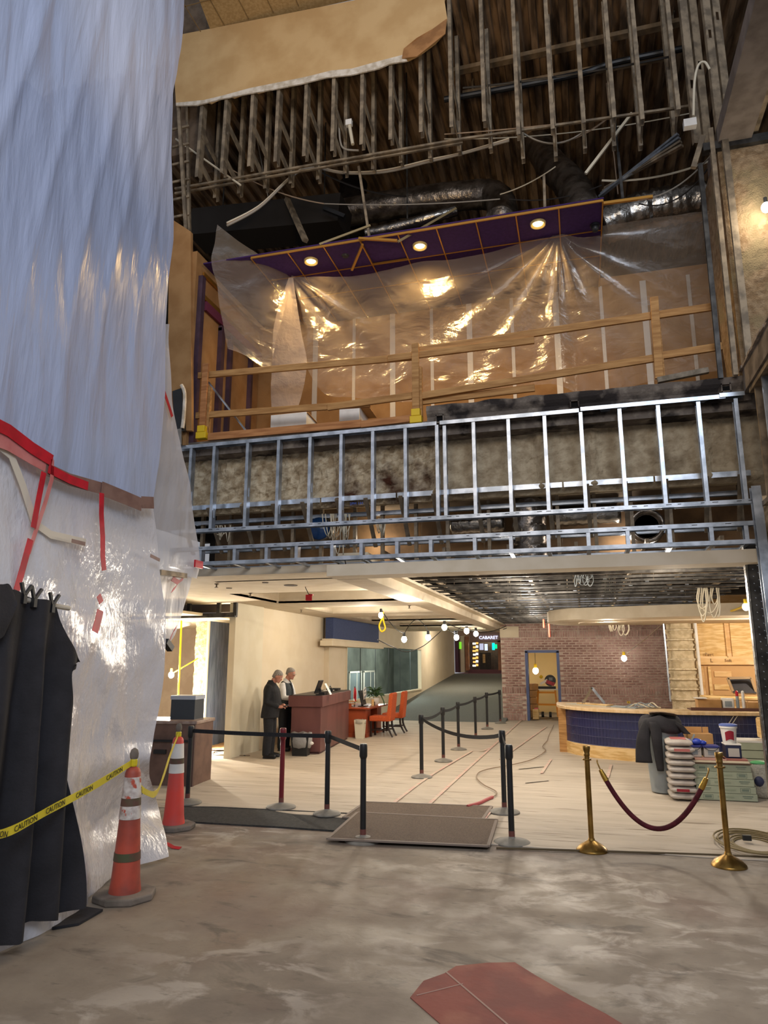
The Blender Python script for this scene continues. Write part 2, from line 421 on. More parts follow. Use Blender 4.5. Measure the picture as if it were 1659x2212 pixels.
# lobby floor paper, laid over the concrete from the front edge back
fp = thing('floor_paper', 'wide beige protective paper covering the lobby floor behind the posts', 'floor covering', (-2.5, 16, 0))
def paper_h(x, y):
    a = .010 + .006 * nz(x * .9, y * 2.2) + .012 * max(0, nz(x * .5, y * 3.5, 4)) * math.exp(-max(0, y - 8.2) / 4)
    return max(.004, a)
b = MB(); rows = []
for j in range(121):
    t = (j / 120) ** 1.7; row = []
    for i in range(101):
        x = -9 + 14 * i / 100
        y0 = 7.80 + .17 * (x + .6) / 2.2 * .6 + .05 * nz(x * 1.3) if x > -1.6 else 8.55 + .08 * nz(x)
        y0 = y0 if not (-1.6 < x < -1.2) else y0
        y = y0 + (23.6 - y0) * t
        row.append(V((x, y, paper_h(x, y) if j else .002)))
    rows.append(row)
b.grid(rows); b.build('sheet', paper, fp, smooth=2)
b = MB()
e = [PZ(1072, 1832, .012), PZ(1140, 1834, .014), PZ(1300, 1839, .014), PZ(1500, 1845, .014), PZ(1665, 1852, .014)]
b.tube(crv(e, 30), .011, 6); b.build('rolled_edge', M('edge_brown', '#5c4f3a', .8), fp)
pk = M('pink_tape', '#c79a90', .7, 0, '#c3b5a2', 9, lo=.38, hi=.58)
for pts in ([(845, 1738), (930, 1675), (1020, 1622)], [(921, 1742), (1016, 1655), (1064, 1612), (1130, 1552)], [(935, 1738), (1085, 1743)], [(1064, 1612), (1042, 1622), (1015, 1622)], [(1180, 1570), (1080, 1640)], [(1190, 1640), (1170, 1670)], [(1320, 1652), (1312, 1680)], [(1040, 1775), (1062, 1748)]):
    q = [PZ(x, y, .024) for x, y in pts]
    MB().ribbon(crv(q, 12), (.05, .0, 0), .0015).build('tape_line', pk, fp)
for pts in ([(1120, 1660), (1175, 1655)], [(1135, 1690), (1185, 1685)], [(1240, 1600), (1275, 1597)]):
    q = [PZ(x, y, .024) for x, y in pts]
    MB().ribbon(q, (0, .10, 0), .001).build('paper_patch', M('patch', '#b0a698', .8), fp)

# dark space above: deck, dark backing for the rear void
b = MB(); prof = []
x = -8.0
while x < 5:
    prof += [(x, 10.9), (x + .09, 10.9), (x + .11, 10.98), (x + .19, 10.98)]; x += .21
b.grid([[V((p[0], y, p[1])) for p in prof] for y in (8.02, 12, 16)])
struct(b.build('ceiling', deckm))
struct(MB().b2((-9, 15.9, 3.2), (6, 16.1, 12)).build('void_backing_rear', M('void_dark', '#1d1916', .95)))  # near-black sheet standing in for the unlit void
struct(MB().b2((-9.2, 8.6, 4.8), (-9.0, 16, 12)).build('wall_left_upper', M('void_dark2', '#1d1916', .95)))
struct(MB().b2((5.0, 8.6, 0), (5.2, 24, 12)).build('wall_right_far', M('void_dark3', '#3a322b', .95)))
# joists and purlins under the deck
b = MB()
for i, y in enumerate((9.2, 9.9)):
    pass
for (x0, y0, x1, y1, Y) in ((968, 118, 1482, 10, 9.2), (968, 158, 1482, 45, 9.2), (690, 255, 960, 200, 10.2), (1000, 205, 1460, 118, 9.6)):
    t = thing('purlin', 'tan steel purlin crossing under the dark deck, %s' % {118: 'topmost of the bright pair', 158: 'lower of the bright pair', 255: 'leftmost one behind the hanging studs', 205: 'dull one under the bright pair'}[y0], 'purlin', PY(x0, y0, Y))
    MB().bar(PY(x0, y0, Y), PY(x1, y1, Y), .10, .07).build('angle', M('purlin_tan', '#8a7458', .8, .1, '#6a573f', 5), t)
    for k_ in (0.05, .95):
        h_ = PY(x0, y0, Y).lerp(PY(x1, y1, Y), k_); MB().bar(h_, (h_.x, h_.y, 10.95), .03, .03, (0, 1, 0)).build('hanger', galvd, t)
    MB().bar(PY(x0, y0, Y) + V((0, .05, .05)), PY(x1, y1, Y) + V((0, .05, .05)), .012, .12).build('flange', galvd, t)

# atrium tile ceiling and torn fascia (facade plane is Y = 8)
ZT = 11.35
b = MB(); b.plate([PZ(430, 0, ZT) + (PZ(430, 0, ZT) - PZ(455, 68, ZT)) * 1.0, PZ(455, 66, ZT), PZ(785, -5, ZT), PZ(785, -5, ZT) + V((0, -2.2, 0))], (0, 0, .03))
tc = struct(b.build('ceiling_tile_grid', tile))
for i in range(7):
    x = -5.15 + i * .405
    MB().b2((x, 5.2, ZT - .006), (x + .012, 8.0, ZT - .0005)).build('seam', M('seam%d' % i, '#7d6744', .9) if i == 0 else bpy.data.materials['seam0'], tc)
for i in range(5):
    y = 7.55 - i * .405
    MB().b2((-5.2, y, ZT - .006), (-2.5, y + .012, ZT - .0005)).build('seam', bpy.data.materials['seam0'], tc)
top = [PY(372, 78, 8), PY(780, 0, 8) + V((0, 0, .02)), PY(980, -60, 8)]
bot = [(960, 0), (966, 40), (960, 70), (940, 92), (905, 118), (880, 130), (872, 127), (840, 135), (818, 146), (780, 152), (757, 160), (748, 153), (724, 160), (715, 154), (706, 164), (672, 172), (660, 168), (650, 178), (612, 186), (600, 180), (590, 190), (556, 200), (540, 192), (532, 200), (505, 210), (490, 206), (480, 210), (455, 222), (440, 218), (425, 224), (400, 220), (380, 225)]
poly = [top[0], top[1], top[2]] + [PY(x, y, 8) for x, y in bot]
fas = struct(MB().plate(poly, (0, .03, 0)).build('wall_fascia', tan))
MB().plate([PY(x, y, 7.985) for x, y in [(380, 222), (440, 216), (482, 206), (540, 190), (600, 178), (660, 166), (716, 152), (760, 148), (840, 126), (872, 118), (880, 131), (840, 138), (818, 148), (757, 162), (706, 167), (650, 181), (590, 193), (532, 203), (480, 213), (425, 227), (380, 228)]], (0, .02, 0)).build('torn_edge', gyp, fas)
fl = [PY(965, 40, 7.98), PY(962, 72, 7.9), PY(930, 98, 7.85), PY(900, 122, 7.9), PY(868, 126, 7.98), PY(872, 105, 7.98), PY(900, 82, 7.95), PY(935, 62, 7.95)]
MB().plate(fl, (0, .012, 0)).build('peeled_flap', paperback, fas)
# brown pillar stub seen in the gap at the top left
struct(MB().b2((-5.75, 8.3, 9.5), (-5.25, 8.8, 12.5)).build('pillar_upper', M('brown_pillar', '#6a5a4a', .9, 0, '#57483a', 6)))

# mezzanine room
ZC, YB = 7.35, 10.15
mez = struct(MB().b2((-5.9, 8.12, 4.55), (2.6, YB + .1, 4.75)).build('floor_mezzanine', soot))
wb_ = struct(MB().b2((-5.6, YB + .02, 4.75), (2.6, YB + .12, 7.5)).build('wall_mezzanine_back', brownboard))
xs = [-4.55, -3.98, -3.31, -2.66, -2.02, -1.42, -.76, -.10, .56, 1.16, 1.78]
for i in range(len(xs) - 1):
    MB().b2((xs[i] + .012, YB, 4.78), (xs[i + 1] - .012, YB + .03, ZC - .02)).build('board', brownboard, wb_)
for i, x in enumerate(xs[1:]):
    wd = .05 if i % 2 else .085
    MB().b2((x - wd / 2, YB - .012, 4.76), (x + wd / 2, YB + .002, ZC)).build('joint_strip', strip, wb_)
wl = struct(MB().b2((-5.12, 8.05, 4.7), (-5.0, YB, 7.6)).build('wall_mezzanine_left', brownboard))
bl = M('purple_steel', '#5b4552', .5, .3, '#4b3a46', 5)
for y, wd in ((8.12, .09), (8.75, .10), (9.05, .06), (9.75, .06)):
    MB().b2((-5.0, y, 4.75), (-4.93, y + wd, 7.25 if y < 8.5 else 6.75)).build('stud', bl, wl)
MB().b2((-5.0, 8.75, 6.7), (-4.94, 9.82, 6.78)).build('header', bl, wl)
MB().bar((-4.97, 8.2, 7.32), (-4.97, YB, 7.32), .03, .05).build('gold_trim', gold, wl)
MB().bar((-4.97, 8.2, 6.98), (-4.97, YB, 6.98), .03, .07).build('gold_trim', gold, wl)
MB().b2((-4.99, 8.3, 6.80), (-4.95, YB, 6.94)).build('maroon_band', M('maroon', '#6d2f45', .7), wl)
struct(MB().plate([PY(366, 470, 8.0), PY(412, 500, 8.0), PY(412, 545, 8.0), PY(414, 930, 8.0), PY(360, 930, 8.0)], (0, .06, 0)).build('wall_mezzanine_front', brownboard))
# ceiling panels
cp = struct(MB().b2((-4.9, 8.06, ZC + .03), (.56, YB, ZC + .05)).build('ceiling_mezzanine', purple))
fx = [540, 620, 698, 778, 862, 945, 1030, 1115, 1207, 1302]
fy = [555, 543, 531, 521, 512, 500, 487, 470, 453, 436]
sx = [PZ(x, y, ZC).x for x, y in zip(fx, fy)]
ys = [8.06, 8.67, 9.28, 9.89, YB]
for i in range(len(sx) - 1):
    for j in range(4):
        if i == 3 and j == 0: continue
        MB().b2((sx[i] + .008, ys[j] + .008, ZC), (sx[i + 1] - .008, ys[j + 1] - .008, ZC + .02)).build('ceiling_panel', purple, cp)
for x in sx: MB().b2((x - .008, 8.06, ZC - .01), (x + .008, YB, ZC + .02)).build('gold_tee', gold, cp)
for y in ys[:3]:
    MB().b2((sx[0], y - .008, ZC - .008), (sx[-1], y + .008, ZC + .02)).build('gold_tee', gold, cp)
MB().bar(PZ(760, 583, 7.2), PY(783, 528, 8.05), .03, .03).build('loose_tee', gold, cp)
MB().bar(PY(775, 515, 8.02), PY(858, 520, 8.02), .03, .03).build('loose_tee', gold, cp)
MB().bar(PY(860, 522, 8.0), PY(985, 450, 8.6), .02, .03).build('loose_tee', M('bent_tee', '#8a7a58', .5, .5), cp)
MB().bar(PY(690, 528, 8.05), PY(800, 487, 8.3), .02, .03).build('loose_tee', bpy.data.materials['bent_tee'], cp)
for px, py in ((672, 563), (907, 530), (1162, 482)):
    p = PZ(px, py, ZC)
    t = thing('recessed_light', 'lit warm recessed downlight in the purple ceiling, %s' % {672: 'left one above the plastic corner', 907: 'middle one', 1162: 'right one above the gathered plastic'}[px], 'downlight', p)
    MB().lathe([(.055, -.004), (.085, -.03), (.095, -.03), (.10, 0), (.06, .01)], p, 20).build('trim_ring', M('ring_%d' % px, '#e8cf8a', .3, .3), t, smooth=True)
    MB().lathe([(.001, -.012), (.062, -.012), (.062, .0), (.001, .0)], p, 18).build('lamp', warmglow, t)
    lamp('downlight', 'SPOT', p + V((0, 0, -.05)), 105, (1, .66, .26), .06, p + V((0, .25, -3)), spot=math.radians(150))
p = PZ(746, 552, ZC)
t = thing('ceiling_speaker', 'small dark round speaker in the purple ceiling left of the missing panel', 'speaker', p)
MB().lathe([(.001, -.02), (.04, -.02), (.05, -.005), (.055, .0)], p, 14).build('grille', black, t)
p = PZ(1285, 485, ZC)
t = thing('dome_camera', 'black dome camera at the right end of the purple ceiling', 'camera', p)
MB().ell(p + V((0, 0, -.05)), (.05, .05, .06)).build('dome', black, t, smooth=2); MB().lathe([(.06, -.03), (.06, .0)], p).build('mount', black, t)

# guard rail on the mezzanine edge
YR = 8.16
gr = thing('guard_rail', 'rough lumber guard rail along the mezzanine edge', 'railing', PY(900, 905, YR))
def board(name, x0, y0, x1, y1, Y=YR, w=.038, h=.089, m=wood):
    return MB().bar(PY(x0, y0, Y), PY(x1, y1, Y), w, h).build(name, m, gr, bev=.004)
for (xb, yb, xt, yt, sh) in ((436, 942, 445, 786, 1), (899, 908, 897, 742, 1), (1424, 818, 1413, 642, 0)):
    p, q = PY(xb, yb, YR - .06), PY(xt, yt, YR - .06)
    MB().bar(p, q, .089, .038, (0, 1, 0)).build('post', woodr if xb < 500 else wood, gr, bev=.004)
    MB().bar(p + V((.05, .06, 0)), p + V((.05, .06, .72)), .04, .06, (0, 1, 0)).build('post_block', wood, gr)
    if sh:
        s_ = MB(); s_.b2(p + V((-.075, -.04, -.04)), p + V((.075, .06, .05))); s_.b2(p + V((-.055, -.045, .05)), p + V((.055, .045, .14)))
        s_.build('post_shoe', yellow, gr, bev=.006)
board('top_rail', 415, 813, 905, 770); board('top_rail', 838, 775, 1154, 735, YR - .03); board('top_rail', 905, 757, 1410, 682); board('top_rail', 1405, 683, 1540, 663)
board('mid_rail', 412, 899, 800, 872); board('mid_rail', 708, 880, 905, 853, YR - .03); board('mid_rail', 900, 857, 1420, 773); board('mid_rail', 905, 868, 1155, 838, YR + .05); board('mid_rail', 1415, 771, 1560, 748)
MB().bar(PY(450, 944, 8.1), PY(780, 915, 8.1), .038, .10).build('toe_board', woodr, gr, bev=.004)
MB().bar(PY(780, 917, 8.1), PY(905, 902, 8.1), .038, .09).build('toe_board', woodr, gr, bev=.004)
MB().bar(PY(450, 825, 8.3), PY(535, 935, 8.3), .05, .02).build('steel_brace', galv, gr)
for x0, x1, y0, y1, lb in ((585, 662, 897, 940, 'wider white carton on the mezzanine floor behind the toe board'), (733, 792, 880, 925, 'narrower white carton with tan flap on the mezzanine floor')):
    a, c = PY(x0, y0, 8.45), PY(x1, y0, 8.45)
    t = thing('carton', lb, 'box', (a.x, 8.45, 4.75), 0, 'cartons on the mezzanine')
    MB().b2((a.x, 8.45, 4.75), (c.x - (.10 if x0 > 700 else 0), 8.85, a.z)).build('body', white, t, bev=.004)
    MB().bar((c.x - .06, 8.46, a.z - .01), (c.x - .06, 8.86, a.z - .04), .16, .008).build('flap', card, t)

# sooty slab edge on the right of the mezzanine
b = MB(); rows = []
p0, p1 = PY(925, 880, 8.05), PY(1600, 805, 8.05)
for j in range(9):
    r = []
    for i in range(121):
        x = p0.x - .02 + (p1.x - p0.x + .1) * i / 120; z = 4.64 + .27 * j / 8
        r.append(V((x, 8.04 + (.03 if j < 5 else .0) + .02 * nz(x * 6, z * 9) - (.02 if j > 5 else 0), z + (.02 * nz(x * 4, 3) if j == 8 else 0))))
    rows.append(r)
rows.append([V((q.x, 8.45, q.z - .01)) for q in rows[-1]])
b.grid(rows); sl = struct(b.build('slab_edge', soot))
for px, py in ((950, 905), (1241, 874), (1568, 838)):
    p = PY(px, py, 8.02); fr = MB(); h = .045
    for dx, dz, w_, hh in ((-h, 0, .015, .1), (h, 0, .015, .1), (0, h, .1, .015), (0, -h, .1, .015)): fr.box(p + V((dx, 0, dz)), (w_, .03, hh))
    so = fr.build('socket', soot, sl); MB().box(p + V((0, .02, 0)), (.08, .01, .08)).build('socket_hole', M('hole_shade', '#060505', 1) if px == 950 else bpy.data.materials['hole_shade'], sl)  # black plate painted as the shade inside the socket
MB().bar(PY(1420, 822, 8.02), PY(1530, 800, 8.02), .06, .06).build('mortar_lump', M('pale_mortar', '#8d8272', .95, 0, '#6e6557', 9, .5), sl)
# fireproofed beam behind the parapet studs
for xa_, xb2, mm in ((-5.2, -1.60, fireprust), (-1.60, 2.1, firelight)):
    b = MB(); rows = []
    for j in range(41):
        r = []
        for i in range(141):
            x = xa_ + (xb2 - xa_) * i / 140; z = 3.78 + .90 * j / 40
            rib = 0
            for xr in (-4.2, -2.9, -1.62, -.35, .25, 1.45): rib = max(rib, math.exp(-((x - xr) / .06) ** 2))
            lip = math.exp(-((z - 3.86) / .08) ** 2)
            rough = (.035 * nz(x * 9, z * 9) + .02 * nz(x * 24, z * 24, 5)) * (1.25 if x < -1.6 else .6)
            r.append(V((x, 8.36 + rough - .06 * rib - .10 * lip, z)))
        rows.append(r)
    rows.insert(0, [V((q.x, 8.6, 3.82)) for q in rows[0]])
    struct(b.grid(rows).build('beam', mm))
struct(MB().b2((-5.2, 9.35, 3.0), (2.2, 9.45, 4.6)).build('wall_cavity', M('cavity_board', '#8a6d4d', .9, 0, '#5e4a36', 2)))
struct(MB().b2((-5.3, 8.5, 4.4), (2.4, 9.4, 4.56)).build('slab_underside', soot))

# parapet stud frame
sf = thing('parapet_stud_frame', 'bright galvanised stud frame across the mezzanine edge', 'stud frame', (-1.6, 8, 3.05))
ZT_, ZM, ZL = 4.65, 3.51, 3.5
def trackz(p, q, h=.045, d=.09, name='track'):
    p, q = V(p), V(q); m = MB(); m.bar(p, q, .004, h); m.bar(p + V((0, d / 2, h / 2)), q + V((0, d / 2, h / 2)), d, .004); m.bar(p + V((0, d, 0)), q + V((0, d, 0)), .004, h)
    return m.build(name, galv, sf)
stx = [(413, 967), (463, 962), (535, 955), (602, 948), (670, 941), (737, 934), (805, 928), (875, 920), (943, 912), (1022, 904), (1097, 896), (1175, 888), (1253, 880), (1337, 872), (1420, 866), (1507, 860), (1588, 854)]
base = MB().chan((0, 0, 0), (0, 0, ZT_ - ZL), .041, .09, hole=.42).build('stud', galv, sf, world=False)
base2 = MB().chan((0, 0, 0), (0, 0, ZT_ - ZL), .041, .09, hole=.2).build('stud', galv, sf, world=False)
for i, (x, y) in enumerate(stx):
    X = PY(x, y, 8).x
    src = base if i % 2 == 0 else base2
    l = V((X, 8, ZL)) - V((-1.6, 8, 3.05))
    if i < 2: src.location = l
    else: part(src, sf, l)
    if i == 8: part(base, sf, l + V((.09, .02, 0)))
trackz((-5.1, 7.995, ZT_), (PY(943, 912, 8).x, 7.995, ZT_ + .02)); trackz((PY(950, 908, 8).x, 7.99, ZT_ + .02), (PY(1250, 879, 8).x, 7.99, ZT_ + .02)); trackz((PY(1253, 872, 8).x, 7.985, ZT_ + .03), (1.66, 7.985, ZT_ + .03)); trackz((1.6, 7.97, ZT_ + .04), (1.85, 7.97, ZT_ + .04))
trackz((-5.1, 7.995, ZL), (1.85, 7.995, ZL)); trackz((-5.1, 7.995, 3.265), (1.85, 7.995, 3.265)); trackz((-5.1, 7.995, 3.07), (1.85, 7.995, 3.07))
for seg in range(7): trackz((-5.1 + seg, 8.22, 3.86), (-4.12 + seg, 8.22, 3.86), .06, name='backing_track')
sh = MB().chan((0, 0, 0), (0, 0, .19), .041, .09).build('short_stud', galv, sf, world=False)
jo = MB().bar((0, 0, 0), (0, .42, -.01), .045, .03).build('soffit_joist', galv, sf, world=False)
kn = MB().bar((0, 0, 0), (.02, .40, -.55), .05, .02).build('diagonal_brace', galvd, sf, world=False)
bs_ = MB().chan((0, 0, 0), (0, 0, .80), .041, .06).build('back_stud', galvd, sf, world=False)
xl = [PY(x, y, 8).x for x, y in ((368, 1208), (432, 1202), (506, 1196), (575, 1192), (640, 1187), (717, 1180), (780, 1175), (857, 1170), (930, 1166), (1025, 1160), (1103, 1155), (1184, 1150), (1270, 1145), (1355, 1140), (1445, 1133), (1535, 1130), (1610, 1125))]
for i, x in enumerate(xl):
    o = V((-1.6, 8, 3.05))
    if i == 0:
        sh.location = V((x, 8, 3.07)) - o; jo.location = V((x, 8.02, 3.06)) - o; kn.location = V((x + .02, 8.1, 3.82)) - o; bs_.location = V((x + .1, 8.58, 3.06)) - o
    else:
        part(sh, sf, V((x, 8, 3.07)) - o); part(jo, sf, V((x, 8.02, 3.06)) - o); part(kn, sf, V((x + .02, 8.1, 3.82)) - o); part(bs_, sf, V((x + .1, 8.58, 3.06)) - o)
trackz((-5.1, 8.45, 3.05), (1.85, 8.45, 3.05), .05, .06, 'back_track'); trackz((-5.1, 8.55, 3.72), (1.85, 8.55, 3.72), .05, .06, 'back_track')
trackz((-5.1, 8.75, 3.35), (1.85, 8.75, 3.35), .04, .06, 'back_track')
mk = MB()
for i in range(60): mk.box((-5 + i * .115 + .02 * RN.random(), 7.991, 3.507 if i % 3 else 3.27), (.03 + .03 * RN.random(), .002, .006))
mk.build('stamped_print', inkm, sf)['kind'] = 'stuff'
text(sf, 'pencil_mark', '2PM 144', PY(770, 1088, 8.2), .05, M('blue_pencil', '#3b55a0', .7), (pi / 2, 0, 0))

# hanging studs of the upper bulkhead
hf = thing('hanging_stud_frame', 'double row of dusty hanging steel studs under the torn fascia', 'stud frame', (-2, 8, 8.3))
fr_ = [(427, 230, 424, 382), (481, 215, 478, 372), (539, 200, 537, 359), (596, 186, 594, 349), (656, 170, 656, 337), (717, 157, 717, 326), (779, 152, 780, 312), (842, 138, 843, 301), (906, 125, 909, 285), (970, -60, 975, 274), (1031, -60, 1046, 262), (1103, -60, 1120, 290), (1168, -60, 1194, 278), (1240, -60, 1261, 265), (1305, -60, 1327, 253), (1371, -60, 1388, 257), (1440, -60, 1466, 236)]
for i, (x0, y0, x1, y1) in enumerate(fr_):
    q = PY(x1, y1, 8); zt = min(PY(x0, y0, 8).z + .25, 10.9)
    MB().chan(q, (q.x, 8.03, zt), .05, .12, hole=.5).build('stud', galvd, hf)
    zb = q.z + .02 * math.sin(i * 3)
    MB().chan((q.x + .02, 8.5, zb), (q.x + .02, 8.5, 10.7), .05, .10).build('rear_stud', galvd, hf)
    for zz in (q.z + .25, 9.55 + .1 * math.sin(i * 2)):
        MB().bar((q.x + .025, 8.03, zz), (q.x + .03, 8.56, zz - .16), .012, .12).build('tie', galvd, hf)
for px, py, qx, qy, Y in ((378, 408, 1000, 300, 8.3), (378, 418, 1000, 308, 8.35), (1000, 300, 1500, 228, 8.3)):
    MB().bar(PY(px, py, Y), PY(qx, qy, Y), .03, .03).build('runner', galvd, hf)
MB().bar(PY(384, 200, 8.05), PY(406, 560, 8.05), .05, .04, (0, 1, 0)).build('end_post', galvd, hf)
MB().bar(PY(405, 220, 8.3), PY(409, 500, 8.3), .04, .05, (0, 1, 0)).build('end_post', galvd, hf)
for i in range(6): MB().bar(PY(372, 280 + i * 38, 8.1), PY(408, 272 + i * 38, 8.25), .025, .03).build('rung', galvd, hf)
# ------------------------------------------------ right side: fireproofed pillar, beams, returns
b = MB(); rows = []
for j in range(60):
    z = 4.75 + 3.05 * j / 59; r = []
    for i in range(40):
        x = 1.86 + 1.5 * i / 39
        r.append(V((x, 8.02 + .012 * nz(x * 11, z * 11) + .006 * nz(x * 40, z * 40), z)))
    r.insert(0, V((1.86, 8.9, z))); rows.append(r)
b.grid(rows); struct(b.build('pillar', M('pillar_fireproofing', '#9a8468', .95, 0, '#80694f', 12, .7, 60, .1, '#8a7a5d', 2)))
rf = thing('pillar_furring', 'dark steel furring studs up the left edge of the fireproofed pillar', 'stud frame', (1.75, 8, 4.7))
MB().chan((1.78, 7.94, 4.9), (1.80, 7.94, 8.0), .05, .06, hole=.6).build('stud', galvd, rf)
MB().chan((1.92, 7.90, 4.9), (1.93, 7.90, 7.9), .07, .05, hole=.35).build('stud', galvd, rf)
MB().chan((1.64, 8.0, 4.9), (1.66, 8.0, 7.6), .05, .04, hole=.3).build('stud', darksteel, rf)
MB().bar((1.58, 8.0, 7.55), (1.72, 8.0, 7.95), .06, .05, (0, 1, 0)).build('bent_strap', galvd, rf)
for i in range(4):
    MB().chan((1.62 + i * .13, 8.05 + .1 * (i % 2), 7.9), (1.62 + i * .13, 8.05 + .1 * (i % 2), 11.2), .05, .09, face=(-1, -.3, 0), hole=.25 + .1 * i).build('stud', galvd, rf)
bm = struct(MB().b2((1.86, 2.2, 7.78), (2.22, 8.6, 7.98)).build('beam', M('beam_grey', '#7d736b', .8, .1, '#675d55', 4, .1)))
MB().b2((2.22, 2.2, 7.86), (2.30, 8.3, 8.10)).build('beam_lip', galvd, bm)
MB().b2((1.7, 7.95, 7.72), (3.4, 8.05, 7.82)).build('cross_plate', darksteel, bm)
rj = thing('ceiling_joists', 'row of dark joists high up beyond the grey corner beam', 'joists', (2.6, 6, 8.2))
for i in range(6): MB().chan((2.3, 7.7 - i * .42, 8.25 + .02 * i), (3.9, 7.7 - i * .42, 8.25 + .02 * i), .05, .12, face=(0, 0, -1)).build('joist', galvd, rj)
MB().b2((2.3, 2.5, 8.6), (4, 8.3, 8.65)).build('board', M('dark_board', '#2a2623', .9), rj)
for i in range(5): MB().bar((2.6 + i * .1, 7.3 - .42 * i, 8.3), (2.75 + i * .1, 7.2 - .42 * i, 8.5), .05, .02).build('torn_scrap', gyp, rj)
# slab edge and parapet return running toward the camera
sr = struct(MB().b2((1.86, 2.6, 4.72), (2.5, 8.05, 4.98)).build('slab_edge_right', M('slab_side', '#80766b', .9, 0, '#5d544b', 5, .4)))
b = MB()
for i in range(50):
    y = 2.6 + 5.4 * i / 49; b.box((1.86 + .01 * nz(y * 5), y, 4.985), (.05 + .03 * nz(y * 3), .13, .03 + .02 * nz(y * 6)))
b.build('mortar_lip', M('pale_lip', '#a0958a', .95, 0, '#857a6f', 8, .4), sr)
rt_ = thing('side_stud_frame', 'dark steel stud frame turning from the parapet toward the viewer', 'stud frame', (1.9, 7, 3.4))
for i in range(11):
    y = 7.75 - i * .30
    MB().chan((1.90, y, 3.45), (1.90, y, 4.7), .041, .09, face=(-1, 0, 0)).build('stud', galv if i % 2 else galvd, rt_)
MB().b2((1.88, 3.5, 4.66), (1.98, 7.9, 4.71)).build('track', galvd, rt_); MB().b2((1.88, 3.5, 3.42), (1.98, 7.9, 3.47)).build('track', galvd, rt_)
struct(MB().b2((2.05, 3.5, 3.45), (2.15, 7.95, 4.7)).build('wall_right_upper', firep))
struct(MB().b2((1.95, 7.2, 3.1), (3.4, 8.6, 3.45)).build('beam_right', firep))
cl = thing('corner_posts', 'pair of steel corner posts at the right edge of the opening', 'post', (1.85, 8, 0))
MB().chan((1.88, 7.90, 0), (1.84, 7.90, 3.64), .09, .10, hole=.74).build('bright_post', galv, cl)
p = MB().b2((1.76, 8.25, 0), (1.90, 8.45, 3.1)).build('dark_post', darksteel, cl)
MB().bar((1.745, 8.3, 0), (1.745, 8.3, 3.1), .02, .08, (0, 1, 0)).build('foil_edge', foil, cl)
hb = MB()
for i in range(70): hb.box((1.80 + .05 * (i % 2), 8.243, .3 + i * .038), (.012, .004, .007), M=Matrix.Rotation(.6, 3, 'Y'))
hb.build('perforation', galv, cl)['kind'] = 'stuff'
wb2 = thing('corner_bulb', 'bare lit bulb on the fireproofed pillar at the right edge', 'lamp', PY(1655, 448, 7.85))
MB().ell(PY(1655, 448, 7.85), (.05, .05, .06)).build('bulb', bulbm, wb2); MB().lathe([(.02, .05), (.02, .12)], PY(1655, 448, 7.85), 10).build('socket', black, wb2)
lamp('corner_bulb_light', 'POINT', PY(1650, 450, 7.7), 14, (1, .86, .66), .06)

# ------------------------------------------------ lobby shell
ZL_ = 3.0
# left ceiling with raised trays
trays = [(11.2, 13.3), (14.6, 16.6), (18.0, 20.0), (21.4, 23.4), (24.6, 26.2)]
b = MB(); xa, xb_ = -5.9, -3.25
b.b2((-9, 8.45, ZL_), (xa, 13.2, ZL_ + .04)); b.b2((-6.8, 13.2, ZL_), (xa, 27.5, ZL_ + .04)); b.b2((xb_, 8.45, ZL_), (-2.4, 27.5, ZL_ + .04))
yy = 8.45
for t0, t1 in trays:
    b.b2((xa, yy, ZL_), (xb_, t0, ZL_ + .04)); yy = t1
    b.b2((xa, t0, ZL_ + .36), (xb_, t1, ZL_ + .40))
    b.b2((xa - .02, t0, ZL_), (xa, t1, ZL_ + .4)); b.b2((xb_, t0, ZL_), (xb_ + .02, t1, ZL_ + .4)); b.b2((xa, t1, ZL_), (xb_, t1 + .02, ZL_ + .4)); b.b2((xa, t0 - .02, ZL_), (xb_, t0, ZL_ + .4))
b.b2((xa, yy, ZL_), (xb_, 27.5, ZL_ + .04)); b.plate([(-6.8, 27.5, ZL_), (-2.3, 27.5, ZL_), (-2.3, 38, 4.1), (-6.8, 38, 4.1)], (0, 0, .05))
lc = struct(b.build('ceiling_lobby', creamc))
struct(MB().b2((-5.3, 8.42, 2.96), (-2.6, 8.6, 3.06)).build('trim_1', creamc))
struct(MB().b2((-2.95, 8.45, 2.86), (-2.55, 24, 3.2)).build('trim_2', creamc))
struct(MB().b2((-2.95, 8.05, 2.86), (1.85, 8.42, 3.0)).build('trim_3', creamc))
for px, py, r, nm, lb in ((628, 1264, .10, 'ceiling_speaker', 'round dark ceiling speaker, largest disc in the lobby ceiling'), (573, 1258, .045, 'ceiling_speaker', 'small dark disc in the lobby ceiling left of the largest disc'), (495, 1270, .045, 'ceiling_speaker', 'small dark disc in the lobby ceiling nearest the plastic')):
    p = PZ(px, py, ZL_); t = thing(nm, lb, 'speaker', p)
    MB().lathe([(.001, -.012), (r, -.010), (r * 1.1, 0)], p, 18).build('grille', M('grille_%d' % px, '#5d5348', .8), t)
for i, (px, py) in enumerate(((468, 1261), (541, 1281), (812, 1256), (651, 1317), (884, 1308), (928, 1312))):
    p = PZ(px, py, ZL_); t = thing('sprinkler', 'small brass fire sprinkler under the lobby ceiling, %s' % ['nearest the plastic', 'left of the red tag', 'nearest the beam', 'above the standing men', 'second along the beam', 'farthest along the beam'][i], 'sprinkler', p)
    MB().lathe([(.035, 0), (.03, -.012), (.012, -.015), (.012, -.05), (.03, -.055), (.03, -.06)], p, 10).build('head', galvd, t)
